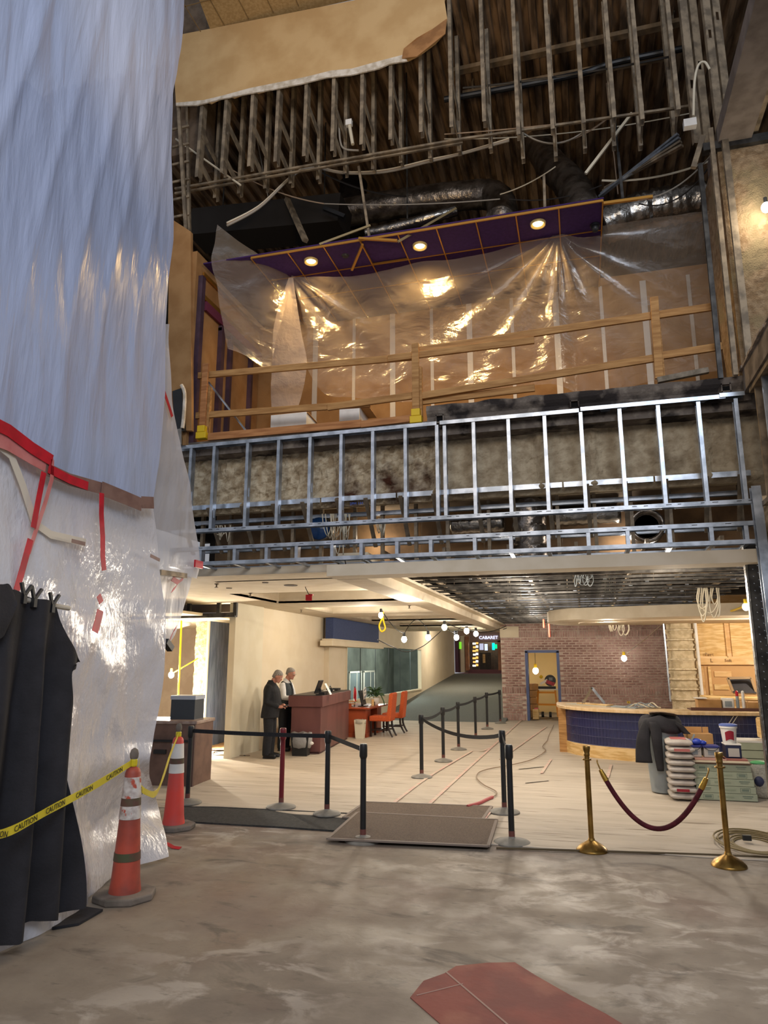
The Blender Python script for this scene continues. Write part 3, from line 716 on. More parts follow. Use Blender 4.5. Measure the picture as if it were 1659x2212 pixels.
# left lobby wall: pillar, recess, window wall
struct(MB().b2((-6.80, 12.94, 0), (-6.66, 14.25, 3.02)).build('pillar_lobby', pillarm, bev=.01))
struct(MB().b2((-7.4, 14.25, 0), (-6.74, 18.4, 3.4)).build('wall_lobby_recess', cream))
wl2 = MB()
Y0, Y1, Z0, Z1 = 19.75, 29.8, .72, 2.31
wl2.b2((-6.75, 18.3, 0), (-6.6, Y0, 3.4)); wl2.b2((-6.75, Y1, 0), (-6.6, 38, 4.15)); wl2.b2((-6.75, Y0, 0), (-6.6, Y1, Z0)); wl2.b2((-6.75, Y0, Z1), (-6.6, Y1, 3.4))
struct(wl2.build('wall_lobby_left', cream))
glassm = bpy.data.materials.new('window_glass'); glassm.use_nodes = True
_n = glassm.node_tree.nodes; _l = glassm.node_tree.links; _n.remove(_n['Principled BSDF'])
_t = _n.new('ShaderNodeBsdfTransparent'); _t.inputs[0].default_value = (.88, .92, .90, 1); _g = _n.new('ShaderNodeBsdfGlossy'); _g.inputs['Roughness'].default_value = .03
_m = _n.new('ShaderNodeMixShader'); _w = _n.new('ShaderNodeLayerWeight'); _w.inputs['Blend'].default_value = .12
_p = _n.new('ShaderNodeMath'); _p.operation = 'POWER'; _p.inputs[1].default_value = 5; _l.new(_w.outputs['Facing'], _p.inputs[0]); _l.new(_p.outputs[0], _m.inputs[0]); _l.new(_t.outputs[0], _m.inputs[1]); _l.new(_g.outputs[0], _m.inputs[2]); _l.new(_m.outputs[0], _n['Material Output'].inputs[0])
w1 = struct(MB().b2((-6.70, Y0, Z0), (-6.685, Y1, Z1)).build('window_1', glassm))
fr = MB()
for a, c in (((-6.72, Y0, Z0), (-6.58, Y0 + .08, Z1)), ((-6.72, Y1 - .08, Z0), (-6.58, Y1, Z1)), ((-6.72, Y0, Z0 - .05), (-6.56, Y1, Z0)), ((-6.72, Y0, Z1), (-6.58, Y1, Z1 + .05))): fr.b2(a, c)
fr.build('frame', cream, w1)
for i in range(5): MB().b2((-6.70, Y0 + (i + 1) * 1.68, Z0), (-6.68, Y0 + (i + 1) * 1.68 + .03, Z1)).build('mullion', M('mullion_%d' % i, '#4a5456', .4), w1)
# the dim room behind that window
struct(MB().b2((-9.5, Y0 - .3, 0), (-9.4, 36, 3)).build('wall_back_office', M('office_grey', '#6d736e', .8, 0, '#5c625e', 1.5)))
struct(MB().b2((-9.5, Y0 - .4, 0), (-6.76, Y0 - .3, 3)).build('wall_back_office_side', M('office_grey2', '#6d736e', .8)))
struct(MB().b2((-9.5, Y0 - .4, 2.8), (-6.76, 36, 2.9)).build('ceiling_back_office', M('office_ceiling', '#7d827d', .8)))
struct(MB().b2((-9.5, 35.9, 0), (-6.76, 36, 3)).build('wall_back_office_end', bpy.data.materials['office_grey']))
for i in range(5):  # added white frames imitating reflections in the window glass
    t = thing('reflection_frame', 'white frame behind the window, standing in for reflections in the glass', 'partition', (-8.6, Y0 + .7 + i * 1.9, 0), 0, 'reflection frames behind the lobby window')
    q = MB()
    for dx in (0, .9, 1.5): q.b2((-8.62, Y0 + .7 + i * 1.9 + dx, 0), (-8.58, Y0 + .76 + i * 1.9 + dx, 1.45))
    q.b2((-8.62, Y0 + .7 + i * 1.9, 1.40), (-8.58, Y0 + 2.26 + i * 1.9, 1.46)); q.build('frame', white, t)
    MB().b2((-8.605, Y0 + .75 + i * 1.9, 0), (-8.595, Y0 + 2.2 + i * 1.9, 1.4)).build('panel', M('reflected_grey_%d' % i, '#66737a', .6), t)
lamp('office_fill', 'POINT', (-7.6, 21.5, 2.5), 90, (1, 1, .94), .2); lamp('office_fill', 'POINT', (-7.6, 32, 2.5), 160, (1, 1, .94), .2); lamp('office_fill', 'POINT', (-7.6, 27, 2.5), 280, (1, 1, .94), .2)  # unseen lamps added to brighten the room behind the glass
# blue fabric sign box on a cream ledge above the window
bx = thing('sign_box', 'blank navy fabric sign panel on a cream ledge above the lobby window', 'sign', (-6.6, 20, 2.4))
pa, pb = PX(718, 1381, -6.4), PX(817, 1384, -6.4)
MB().b2((-6.6, pa.y, 2.42), (-6.38, pb.y, 2.99)).build('panel', navyf, bx)
MB().b2((-6.62, pa.y - .35, 2.24), (-6.28, pb.y + .25, 2.38)).build('ledge', cream, bx, bev=.01)
MB().b2((-6.62, pa.y - .2, 2.36), (-6.33, pb.y + .1, 2.43)).build('ledge_trim', cream, bx)
# ramp and far shop front
rp = MB(); rp.add([(-6.6, 22.4, 0), (-2.4, 22.4, 0), (-2.4, 38, 1.2), (-6.6, 38, 1.2), (-6.6, 22.4, -.1), (-2.4, 22.4, -.1), (-2.4, 38, -.1), (-6.6, 38, -.1)], [(0, 1, 2, 3), (7, 6, 5, 4), (0, 4, 5, 1), (1, 5, 6, 2), (2, 6, 7, 3), (3, 7, 4, 0)])
struct(rp.build('floor_ramp', ramp_m))
struct(MB().b2((-6.6, 38, 1.1), (-.5, 42, 1.2)).build('floor_upper', M('mauve_carpet', '#7a4a57', .9, 0, '#6a404c', 6)))
YS = 39.5
shop = thing('shop_front', 'wood framed shop front with lit shelves at the far end of the corridor', 'shop front', PY(1030, 1450, YS))
def SB(name, x0, y0, x1, y1, m, d0=0, d1=.1):
    a, c = PY(x0, y0, YS), PY(x1, y1, YS)
    return MB().b2((a.x, YS + d0, a.z), (c.x, YS + d1, c.z)).build(name, m, shop)
shopw = M('shop_wood', '#a06a42', .5, 0, '#8a5734', 3); shopd = M('shop_dark', '#2a2420', .6, 0, '#3a3028', 8)
SB('fascia', 1015, 1366, 1086, 1387, M('shop_fascia', '#8d7264', .6), -.3, 0)
SB('pilaster', 1076, 1384, 1086, 1448, shopw, -.3, .0); SB('pilaster', 1006, 1375, 1015, 1448, shopw, -.35, 0); SB('pilaster', 996, 1374, 1006, 1452, cream, -.3, 0)
SB('side_wall', 985, 1372, 994, 1452, M('plum_wall', '#57333f', .7), -.5, 0)
SB('back_wall', 1010, 1380, 1080, 1448, shopd, 1.5, 1.6); SB('door', 1035, 1410, 1060, 1446, shopd, .2, .25)
SB('plinth', 1012, 1446, 1086, 1456, M('shop_plinth', '#6d444b', .7), -.25, 0)
sg = glow('shelf_glow', '#ffb45c', 1.6); sw = glow('shelf_white_glow', '#fff3df', 1.8)  # goods emit by themselves, the shelf lighting is put into their colour
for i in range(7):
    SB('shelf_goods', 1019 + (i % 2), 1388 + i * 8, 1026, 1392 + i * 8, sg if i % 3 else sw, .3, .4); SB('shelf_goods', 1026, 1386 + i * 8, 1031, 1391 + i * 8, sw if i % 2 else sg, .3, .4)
SB('screen', 1046, 1391, 1053, 1405, glow('screen_blue', '#c9d6ff', 1.5), .1, .12); SB('poster', 1035, 1390, 1044, 1404, glow('poster_glow', '#cfd3ee', .9), .1, .12)  # the poster emits by itself in place of light falling on it
SB('neon_badge', 1063, 1389, 1069, 1404, glow('neon_cyan', '#12c9d2', 2.2), -.05, 0); SB('neon_badge', 1068, 1392, 1074, 1401, glow('neon_green', '#12d27c', 2.0), -.05, 0)
SB('green_panel', 994, 1387, 999, 1402, glow('green_glow', '#86e23a', 1.0), -.36, -.32)
SB('leaning_board', 1043, 1413, 1049, 1432, plypale, -.1, -.06)
text(shop, 'neon_lettering', 'CABARET', PY(1055, 1377.5, YS - .35), .24, glow('neon_white', '#cfd8ff', 2.2), (pi / 2, 0, 0), ext=.02)
lamp('shop_light', 'POINT', (PY(1050, 1420, YS).x, YS + .8, 3.2), 60, (1, .8, .5), .2)
struct(MB().b2((-7, 41.5, 1.2), (0, 41.6, 4.2)).build('wall_corridor_end', M('corridor_end', '#6d5b4c', .8)))
struct(MB().b2((-6.7, 38, 4.1), (-.4, 41.6, 4.2)).build('ceiling_corridor', creamc))
struct(MB().b2((-2.4, 24.0, 0), (-2.3, 37.2, 4.15)).build('wall_corridor_right', cream))

# right lobby ceiling framing
lat = thing('ceiling_framing', 'open dark steel ceiling lattice over the right of the lobby', 'ceiling framing', (0, 16, 3.05))
hatm = M('black_hat_channel', '#55524e', .45, .5, '#343230', 6)
yv = 8.75; k = 0
ba = MB().bar((-2.5, 0, 0), (2.6, 0, 0), .05, .035).build('furring_channel', hatm, lat, world=False)
while yv < 23.3:
    l = V((0, yv, 3.06)) - V((0, 16, 3.05))
    if k == 0: ba.location = l
    else: part(ba, lat, l, (0, 0, .03 * math.sin(k * 2.1)))
    yv += .50 + .012 * k; k += 1
bc = MB().bar((-2.5, 0, 0), (2.9, .0, 0), .045, .03).build('cross_channel', hatm, lat, world=False)
bc.location = V((0, 9.2, 3.18)) - V((0, 16, 3.05)); bc.rotation_euler = (0, 0, .18)
for k in range(1, 22): part(bc, lat, V((0, 9.0 + k * .66, 3.16 + .05 * (k % 3))) - V((0, 16, 3.05)), (0, 0, (.2 if k % 2 else -.2)))
for k in range(7): MB().bar((-2.4 + k * .8, 8.6, 3.22), (-2.4 + k * .8, 23.4, 3.22), .04, .05).build('main_runner', galvd, lat)
hg = MB()
for k in range(90):
    x, y = -2.4 + 4.9 * RN.random(), 8.8 + 14 * RN.random(); hg.bar((x, y, 3.05), (x + .02, y, 3.8), .006, .006)
hg.build('hanger_wire', galvd, lat)['kind'] = 'stuff'
cl_ = MB()
for k in range(140):
    x, y = -2.4 + 4.9 * RN.random(), 8.8 + 14 * RN.random(); cl_.box((x, y, 3.07 + .08 * RN.random()), (.03 + .05 * RN.random(), .03, .035))
cl_.build('clip', galv, lat)['kind'] = 'stuff'
struct(MB().b2((-2.6, 8.5, 3.85), (5, 24, 3.95)).build('ceiling_slab_right', M('slab_tan', '#8f7f6a', .9, 0, '#6b5d4d', 2)))
for i, (y, z, r, x0, x1) in enumerate(((10.2, 3.5, .17, -2, 2.2), (13.0, 3.52, .2, -1, 2.4))):
    t = thing('foil_duct', 'crinkled foil duct lying above the lattice, %s' % ('nearer the parapet' if i == 0 else 'deeper over the lobby'), 'duct', (x0, y, z))
    MB().tube([V((x0 + (x1 - x0) * k / 24, y + .05 * math.sin(k), z)) for k in range(25)], [r * (1 + .06 * (k % 2)) for k in range(25)], 16).build('jacket', foil, t, smooth=2)
# curved soffit cloud over the bar
def soffit():
    t = struct(bpy.data.objects.new('trim_4', None)); C.objects.link(t)
    ol = []
    for a in range(0, 181, 10):
        g = math.radians(90 + a); ol.append(V((.15 + .95 * math.cos(g), 18.3 + 1.5 * math.sin(g), 0)))
    ol += [V((2.0, 16.3, 0)), V((4.9, 16.0, 0)), V((4.9, 19.8, 0))]
    b = MB(); b.prism([(q.x, q.y) for q in ol], 2.78, 3.04); o = b.build('trim_4', creamc, smooth=True); struct(o)
    bpy.data.objects.remove(t)
    il = [V((.45 + .5 * math.cos(math.radians(90 + a)), 18.3 + .9 * math.sin(math.radians(90 + a)), 0)) for a in range(0, 181, 15)] + [V((4.8, 17.2, 0)), V((4.8, 19.3, 0))]
    MB().prism([(q.x, q.y) for q in il], 2.75, 2.785).build('inner_panel', M('cloud_inner', '#c9b79b', .8), o)
soffit()

# ------------------------------------------------ brick wall with doorway
YW = 23.5
wk = MB(); wk.b2((-2.55, YW, 0), (-1.72, YW + .3, 3.2)); wk.b2((-.78, YW, 0), (3.3, YW + .3, 3.2)); wk.b2((-1.72, YW, 2.14), (-.78, YW + .3, 3.2)); wk.b2((-2.55, YW + .02, 0), (-2.45, YW + 1.5, 3.1))
wbk = struct(wk.build('wall_brick', mortar))
brk = MB().box((0, 0, 0), (.184, .05, .050)).build('brick', brickm, wbk, bev=0)
brk2 = MB().box((0, 0, 0), (.184, .05, .050)).build('brick', brick2, wbk)
sld = MB().box((0, 0, 0), (.050, .05, .184)).build('brick', brickm, wbk)
sld2 = MB().box((0, 0, 0), (.050, .05, .184)).build('brick', brick2, wbk)
sp = []
z = .0
courses = []
while z < 3.05:
    if abs(z - 0) < .01 or abs(z - .85) < .04 or abs(z - 2.56) < .04: courses.append((z, 'S')); z += .215
    else: courses.append((z, 'N')); z += .077
for ci, (z, ty) in enumerate(courses):
    h = .196 if ty == 'S' else .058; wd = .215 if ty == 'N' else .077
    x = -2.55 + (.0 if ci % 2 else -wd / 2) + wd / 2
    while x < 2.75:
        zc = z + h / 2 + .01; hw = (wd - .019) / 2
        if not (x - hw < -.72 and x + hw > -1.78 and z < 2.16) and x - hw > -2.56: sp.append((x, zc, ty))
        x += wd
# the 300 nearest the counter side by doorway and eye level are parts, the rest one stuff part
sp.sort(key=lambda q: abs(q[1] - 1.5) + abs(q[0] + .6) * .35)
restm = MB(); n = 0; first = {}
for x, z, ty in sp:
    dk = RN.random() < .45
    if n < 300:
        src = (sld2 if dk else sld) if ty == 'S' else (brk2 if dk else brk)
        l = (x, YW - .012 + .008 * RN.random(), z)
        if src.name not in first: first[src.name] = 1; src.location = l
        else: part(src, wbk, l)
        n += 1
    else: restm.box((x, YW - .012 + .008 * RN.random(), z), (.050, .05, .184) if ty == 'S' else (.184, .05, .050))
restm.build('brickwork', brickm, wbk)['kind'] = 'stuff'
MB().b2((-2.56, YW - .05, 2.6), (-1.95, YW - .02, 2.95)).build('cream_patch', cream, wbk)
dm = M('blue_frame', '#4c5a86', .5)
d1 = MB(); d1.b2((-1.78, YW - .06, 0), (-1.70, YW + .32, 2.16)); d1.b2((-.80, YW - .06, 0), (-.72, YW + .32, 2.16)); d1.b2((-1.78, YW - .06, 2.11), (-.72, YW + .32, 2.19))
struct(d1.build('door_1', dm))
rm = M('back_room', '#e3cc98', .8)
q = MB(); q.b2((-2.3, 27.6, 0), (.2, 27.7, 2.9)); q.b2((-2.35, 23.8, 0), (-2.25, 27.7, 2.9)); q.b2((.15, 23.8, 0), (.25, 27.7, 2.9)); q.b2((-2.3, 23.8, 2.7), (.2, 27.7, 2.8))
struct(q.build('wall_back_room', rm))

# ------------------------------------------------ left room
lamp('plenum_fill', 'POINT', (-2.6, 9.1, 3.45), 8, (1, .86, .68), .06); lamp('plenum_fill', 'POINT', (.6, 9.05, 3.3), 12, (1, .9, .8), .06)  # two unseen fills added to lift the parapet cavity
struct(MB().b2((-12.5, 17.9, 0), (-6.9, 18.0, 3.1)).build('wall_left_room', greywall))
struct(MB().b2((-12.5, 8.6, 0), (-12.4, 18, 3.1)).build('wall_left_room_side', greywall)); struct(MB().b2((-12.5, 8.6, -.1), (-8.9, 18, -.002)).build('floor_left_room', concrete))
struct(MB().b2((-12.5, 12.0, 2.75), (-7.35, 18, 2.8)).build('ceiling_left_room', M('left_ceiling', '#d3c4a8', .8)))
fr = MB(); A = PY(395, 1332, 12.9); B_ = PY(510, 1328, 12.9)
tm = struct(MB().bar(A + V((-1.5, 0, 0)), B_, .12, .09).build('trim_5', darksteel))
for px in (408, 472, 508): MB().bar(PY(px, 1330, 12.9), PY(px + 2, 1290, 12.9), .07, .07, (0, 1, 0)).build('transom_post', darksteel, tm)
struct(MB().b2((-9.5, 13.4, 2.85), (-6.7, 13.5, 3.4)).build('wall_transom_back', M('transom_dark', '#5d5248', .8)))
bp_ = thing('navy_wall_board', 'tall glossy navy wall panel left of the pale pillar', 'panel', PZ(466, 1615))
a, c = PZ(441, 1618), PZ(489, 1606); hgt = 2.72
MB().plate([a, c, c + V((0, 0, hgt)), a + V((0, 0, hgt))], (.0, .06, 0)).build('panel', navy, bp_)
MB().bar(a + V((-.03, 0, 0)), a + V((-.03, 0, hgt)), .05, .08, (0, 1, 0)).build('edge_strip', M('pale_edge', '#dcd3bd', .6), bp_)
MB().bar(c + V((.03, 0, 0)), c + V((.03, 0, hgt)), .07, .08, (0, 1, 0)).build('edge_strip', cream, bp_)
rc = M('rough_plaster', '#d2c29a', .95, 0, '#b3a076', 14, 1.0, 40, .1, '#94815f', 6, lo3=.6, hi3=.68)
b = MB(); rows = []
pl, pr = PZ(410, 1612), PZ(438, 1612)
for j in range(60):
    z = 2.72 * j / 59
    rows.append([pl.lerp(pr, i / 8) + V((.04 * nz(j * .4, 0) if i == 0 else 0, .03 * nz(i * .7, j * .5), z)) for i in range(9)])
b.grid(rows); struct(b.build('pillar_rough', rc))
p = PY(355, 1350, 15.0)
t = thing('ceiling_disc', 'large white ceiling disc in the left room', 'ceiling light', p)
MB().lathe([(.001, -.10), (.35, -.08), (.6, 0), (.62, .05)], p, 28).build('disc', white, t, smooth=True)
for (px, py, lb) in ((370, 1458, 'upper bare bulb hanging in the left room'), (378, 1520, 'lower bare bulb hanging in the left room beside the yellow cord')):
    p = PY(px, py, 14.0); t = thing('work_bulb', lb, 'lamp', p)
    MB().ell(p, (.06, .06, .07)).build('bulb', bulbm, t, smooth=2); MB().lathe([(.025, .06), (.025, .14)], p, 10).build('socket', cable_y, t)
    lamp('left_room_bulb', 'POINT', p + V((0, -.05, 0)), 560, (1, .88, .70), .07)
p = PZ(425, 1612, .12); t = thing('work_light', 'bright floor work light at the foot of the rough plaster pillar', 'lamp', p - V((0, 0, .12)))
MB().ell(p, (.08, .05, .07)).build('lamp', bulbm, t, smooth=2); MB().box(p + V((0, .07, 0)), (.22, .06, .18)).build('housing', yellow, t); MB().bar(p + V((-.1, .05, -.1)), p + V((.1, .05, -.1)), .1, .03).build('foot', black, t)
lamp('floor_work_light', 'POINT', p + V((.0, -.25, .05)), 260, (.95, .97, 1), .06)
t = thing('power_cable', 'yellow power cord hanging from the left room ceiling to the floor', 'cord', PY(376, 1345, 14))
MB().tube(crv([PY(392, 1340, 14), PY(389, 1420, 14), PY(385, 1520, 14), PY(392, 1560, 14), PY(398, 1590, 14), PZ(405, 1614, .02)], 30), .02, 8).build('cord', cable_y, t)
t = thing('yellow_line', 'thin yellow cord slung across the left room to the upper bulb', 'cord', PY(376, 1455, 14))
MB().tube([PY(372, 1455, 14), PY(428, 1422, 14.2)], .012, 6).build('cord', cable_y, t)
p = PZ(408, 1618)
t = thing('coiled_hose', 'yellow and green coiled hose hung beside the rough pillar', 'hose', p)
for k in range(5): MB().tube(crv([PY(418 + k, 1545, 13.2), PY(408 + k * 2, 1580, 13.1), PZ(402 + k * 3, 1622, .01), PY(412 + k * 2, 1600, 13.0), PY(421 + k, 1548, 13.1)], 20), .018, 6).build('loop', cable_y if k < 3 else M('green_hose_%d' % k, '#2d8a3a', .5), t)
t = thing('floor_cables', 'tangle of cables on the floor under the navy panel', 'cables', PZ(450, 1620))
for k in range(5): MB().tube(crv([PZ(425 + 8 * k, 1612 + 2 * k, .02), PZ(455 + 5 * k, 1622 - k, .02), PZ(480 - 5 * k, 1626 + k, .02), PZ(500 + 10 * k, 1632, .02)], 16), .008, 5).build('cable', cable_d if k % 2 else cable_b, t)
t = thing('kraft_sheet', 'crumpled brown paper sheet on the floor under the navy panel', 'paper', PZ(465, 1616))
b = MB(); b.grid([[PZ(440 + 55 * i / 10, 1600 + 20 * j / 6, .03 + .04 * abs(nz(i * .7, j * .8))) for i in range(11)] for j in range(7)]); b.build('sheet', M('kraft', '#b08d66', .9), t, smooth=2)
# ================================================ PLASTIC SHEETING
film_l = film('milky_polythene', '#afbbd9', .07, .25, (1.4, 1.4, .22), .38, .2, .25, gmul=.45)  # the milky film's colour carries the blue of the daylight
film_f = film('thin_polythene', '#c9c9d0', .25, .3, (1.5, 1.5, .5), .3, .2, .25, gmul=.25)
film_m = film('clear_polythene', '#e3cdb4', .76, .22, (.9, .9, 1.4), .62, .25, .5, 8, gmul=2.2)
XL = -3.95
edge = [(400, -200), (400, -60), (398, 40), (392, 100), (372, 200), (370, 330), (378, 470), (378, 520), (368, 600), (362, 700), (360, 850), (345, 1000), (330, 1090), (325, 1110)]
def edgeY(z):
    q = [PX(x, y, XL) for x, y in edge]
    q.sort(key=lambda p: p.z)
    if z <= q[0].z: return q[0].y
    for a, c in zip(q, q[1:]):
        if a.z <= z <= c.z: return a.y + (c.y - a.y) * (z - a.z) / max(1e-6, c.z - a.z)
    return q[-1].y
def fold(y, z):
    f = .010 * math.sin(y * 5.5 + .45 * z + 2.5 * nz(y * .8, z * .15)) + .02 * nz(y * 4.5 + z * .9, z * .25, 3)
    for a_, b_, h_ in ((2.2, .22, .05), (2.9, .19, .04), (3.6, .16, .06), (4.1, .18, .04), (4.6, .10, .05), (5.0, .12, .04), (5.5, .04, .04)):
        f += .45 * h_ * math.exp(-((y - a_ - b_ * (z - 5) * .6 - .1 * math.sin(z)) / (.05 + .015 * abs(z - 6))) ** 2)
    f += .07 * nz(y * .9, z * .3) + .010 * nz(y * 11 + z * 1.4, z * .5, 7) + .006 * nz(y * 22 + z * 3, z * .7, 9)
    return f
rows = []
zb, zt = PX(0, 960, XL).z - .5, 11.6
for j in range(150):
    z = zb + (zt - zb) * j / 149; ye = edgeY(z); row = []
    for i in range(111):
        t = i / 110; y = 1.2 + (ye - 1.2) * t
        row.append(V((XL + fold(y, z) * (1 - .6 * t ** 12), y, z)))
    rows.append(row)
b = MB().grid(rows)
up = thing('plastic_sheet', 'huge milky plastic sheet hanging floor to roof along the left side', 'plastic sheet', (XL, 4, zb))
b.build('sheet', film_l, up, smooth=2)
# lower sheet, taped over it and pooling on the floor
lowr = [(300, 1062, -3.89), (330, 1092, -3.89), (338, 1150, -3.86), (345, 1230, -3.84), (355, 1330, -3.8), (352, 1450, -3.8), (345, 1530, -3.82), (335, 1600, -3.84), (325, 1655, -3.86)]
L = [PX(x, y, X) for x, y, X in lowr[1:]]
L += [PZ(340, 1740, .42), PZ(358, 1800, .22), PZ(363, 1850, .05)]
tl = [PX(x, y, -3.89) for x, y in ((-60, 890), (0, 918), (60, 960), (108, 1006), (200, 1042), (270, 1068), (330, 1092))]
floorline = [PZ(x, y, .01) for x, y in ((-60, 2090), (0, 2060), (120, 2000), (185, 1962), (215, 1940), (300, 1892), (361, 1862))]
for k_, d_ in ((4, .10), (5, .14)): floorline[k_].x -= d_
rows = []
nv = 90
lc_ = crv(L, nv)
for j in range(nv):
    t = j / (nv - 1); row = []
    for i in range(80):
        u = i / 79
        top_, bo = crv(tl, 80)[i] if j == 0 and False else None, None
        row.append(None)
    rows.append(row)
tl[0] = V((-3.89, 2.6, PX(-60, 860, -3.89).z)); floorline[0] = V((-3.85, 2.6, .01))
TT, FF = crv(tl, 80), crv(floorline, 80)
for j in range(nv):
    t = j / (nv - 1)
    for i in range(80):
        u = i / 79
        q = TT[i].lerp(FF[i], t)
        q += (lc_[j] - TT[79].lerp(FF[79], t)) * u ** 2.2
        k = math.sin(pi * min(1, t * 1.02)) if t < 1 else 0
        d_ = .05 * nz(q.y * 1.6, q.z * .8, 2) + .03 * math.sin(9 * (q.y * .8 + q.z * .55) + 2 * nz(q.y, q.z)) * (.3 + .7 * t) + .02 * nz(q.y * 7, q.z * 3)
        d_ *= (.15 + .85 * min(1, t * 3))
        if t > .85: d_ *= .6
        rows[j][i] = V((q.x + d_ * (1 - .5 * u ** 8), q.y, max(.006, q.z)))
lo = thing('plastic_sheet', 'lower white plastic sheet taped across and pooling on the floor behind the cones', 'plastic sheet', FF[60])
MB().grid(rows).build('sheet', film('milky_polythene_low', '#cfced3', .05, .19, (1.0, 1.0, .5), .40, .2, .08, 30, gmul=.9), lo, smooth=2)
def tapeX(name, pts, wd, m, X=-3.80, par=None):
    q = [PX(x, y, X) for x, y in pts]
    ws = []
    for i in range(len(q)):
        t = (q[min(i + 1, len(q) - 1)] - q[max(i - 1, 0)]).normalized(); ws.append(V((1, 0, 0)).cross(t).normalized() * wd)
    return MB().ribbon(q, ws, .002).build(name, m, par or lo)
rt2 = M('faded_red_tape', '#c97e7a', .45, 0, '#bd6a68', 6)
tapeX('red_tape', [(-30, 905), (20, 930), (70, 968), (113, 995)], .09, redtape); tapeX('red_tape', [(-30, 935), (20, 955), (70, 985), (112, 1008)], .13, rt2, -3.81)
tapeX('red_tape', [(113, 993), (112, 1035), (98, 1085), (78, 1145), (62, 1195)], .035, rt2, -3.80)
tapeX('red_tape', [(95, 1020), (84, 1075), (72, 1140)], .05, redtape, -3.79); tapeX('red_tape', [(66, 1165), (50, 1225), (36, 1275)], .055, redtape, -3.79)
tapeX('red_tape', [(105, 1012), (150, 1035), (190, 1050)], .07, redtape, -3.80); tapeX('brown_tape', [(98, 1012), (150, 1036), (220, 1055), (306, 1088)], .10, browntape, -3.81)
tapeX('brown_tape', [(220, 1055), (270, 1075), (306, 1090)], .12, browntape, -3.80); tapeX('brown_tape', [(306, 1085), (332, 1086)], .11, browntape, -3.80)
tapeX('red_tape', [(220, 1065), (219, 1110), (222, 1160), (222, 1200), (225, 1232)], .055, redtape, -3.74)
tapeX('red_tape', [(212, 1298), (220, 1290)], .07, redtape, -3.70); tapeX('red_tape', [(217, 1318), (212, 1340), (205, 1365)], .075, redtape, -3.70)
tapeX('dark_tape', [(155, 1168), (184, 1175)], .03, browntape, -3.76); tapeX('dark_tape', [(325, 1200), (345, 1210)], .03, browntape, -3.78)
tapeX('cream_hose', [(-5, 960), (25, 985), (50, 1050), (75, 1130), (110, 1155), (185, 1172)], .06, M('cream_tube', '#cfc6b6', .6), -3.83)
# flap beyond it and small lower flap
def quad_sheet(name, lb, rows_, m, par=None, d=.03, nu=40, nv_=60, ax='x', smooth=2):
    g = patch(rows_, nu, nv_)
    for j in range(nv_):
        for i in range(nu):
            q = g[j][i]; e_ = d * (nz(q.x * 2.3 + q.y * 2.3, q.z * 1.2) + .5 * nz(q.y * 6 + q.x * 5, q.z * 3, 2))
            g[j][i] = q + (V((e_, 0, 0)) if ax == 'x' else V((0, e_, 0)))
    c0 = rows_[-1][len(rows_[-1]) // 2]
    t = thing(name, lb, 'plastic sheet', c0); MB().grid(g).build('sheet', m, t, smooth=smooth); return t
PXr = lambda X, pts: [PX(x, y, X) for x, y in pts]
fl1 = quad_sheet('plastic_sheet', 'loose plastic flap hanging at the edge of the huge sheet, over the left lobby corner', [
    PXr(-4.05, [(350, 700), (358, 700), (366, 700)]), PXr(-4.05, [(346, 860), (360, 860), (374, 860)]), PXr(-4.05, [(336, 1000), (368, 1000), (398, 1000)]), PXr(-4.05, [(320, 1120), (372, 1125), (421, 1120)]), PXr(-4.05, [(335, 1220), (385, 1232), (430, 1215)]), PXr(-4.05, [(345, 1235), (392, 1242), (425, 1250)])], film_f)
MB().box(PX(429, 1219, -4.0), (.02, .16, .08)).build('red_tape', redtape, fl1)
MB().ribbon([PX(352, 838, -4.02), PX(366, 880, -4.02), PX(372, 900, -4.02)], (0, .03, .03)).build('red_tape', redtape, fl1)
fl2 = quad_sheet('plastic_sheet', 'short translucent plastic piece tied off below the loose flap', [
    PXr(-4.1, [(345, 1238), (385, 1240), (414, 1245)]), PXr(-4.1, [(350, 1300), (380, 1300), (400, 1300)]), PXr(-4.1, [(358, 1370), (370, 1370), (382, 1365)]), PXr(-4.1, [(357, 1392), (360, 1392), (364, 1392)])], film_f)
for pts in ([(372, 1250), (385, 1258), (396, 1250)], [(385, 1258), (380, 1268), (372, 1276)], [(364, 1390), (374, 1365), (380, 1356)]):
    MB().ribbon([PX(x, y, -4.04) for x, y in pts], (0, .04, .05)).build('red_tape', redtape, fl2)
MB().bar(PX(357, 1385, -4.03), PX(369, 1402, -4.03), .06, .06).build('clamp', black, fl2)
MB().bar(PX(344, 1236, -4.0), PX(400, 1244, -4.0), .05, .05).build('batten', galvd, fl2)
t = thing('red_strip', 'red strip lying on the concrete at the plastic corner', 'tape', PZ(375, 1828))
MB().ribbon([PZ(360, 1822, .03), PZ(374, 1830, .015), PZ(390, 1832, .012)], (0, .05, .01)).build('strip', redtape, t)

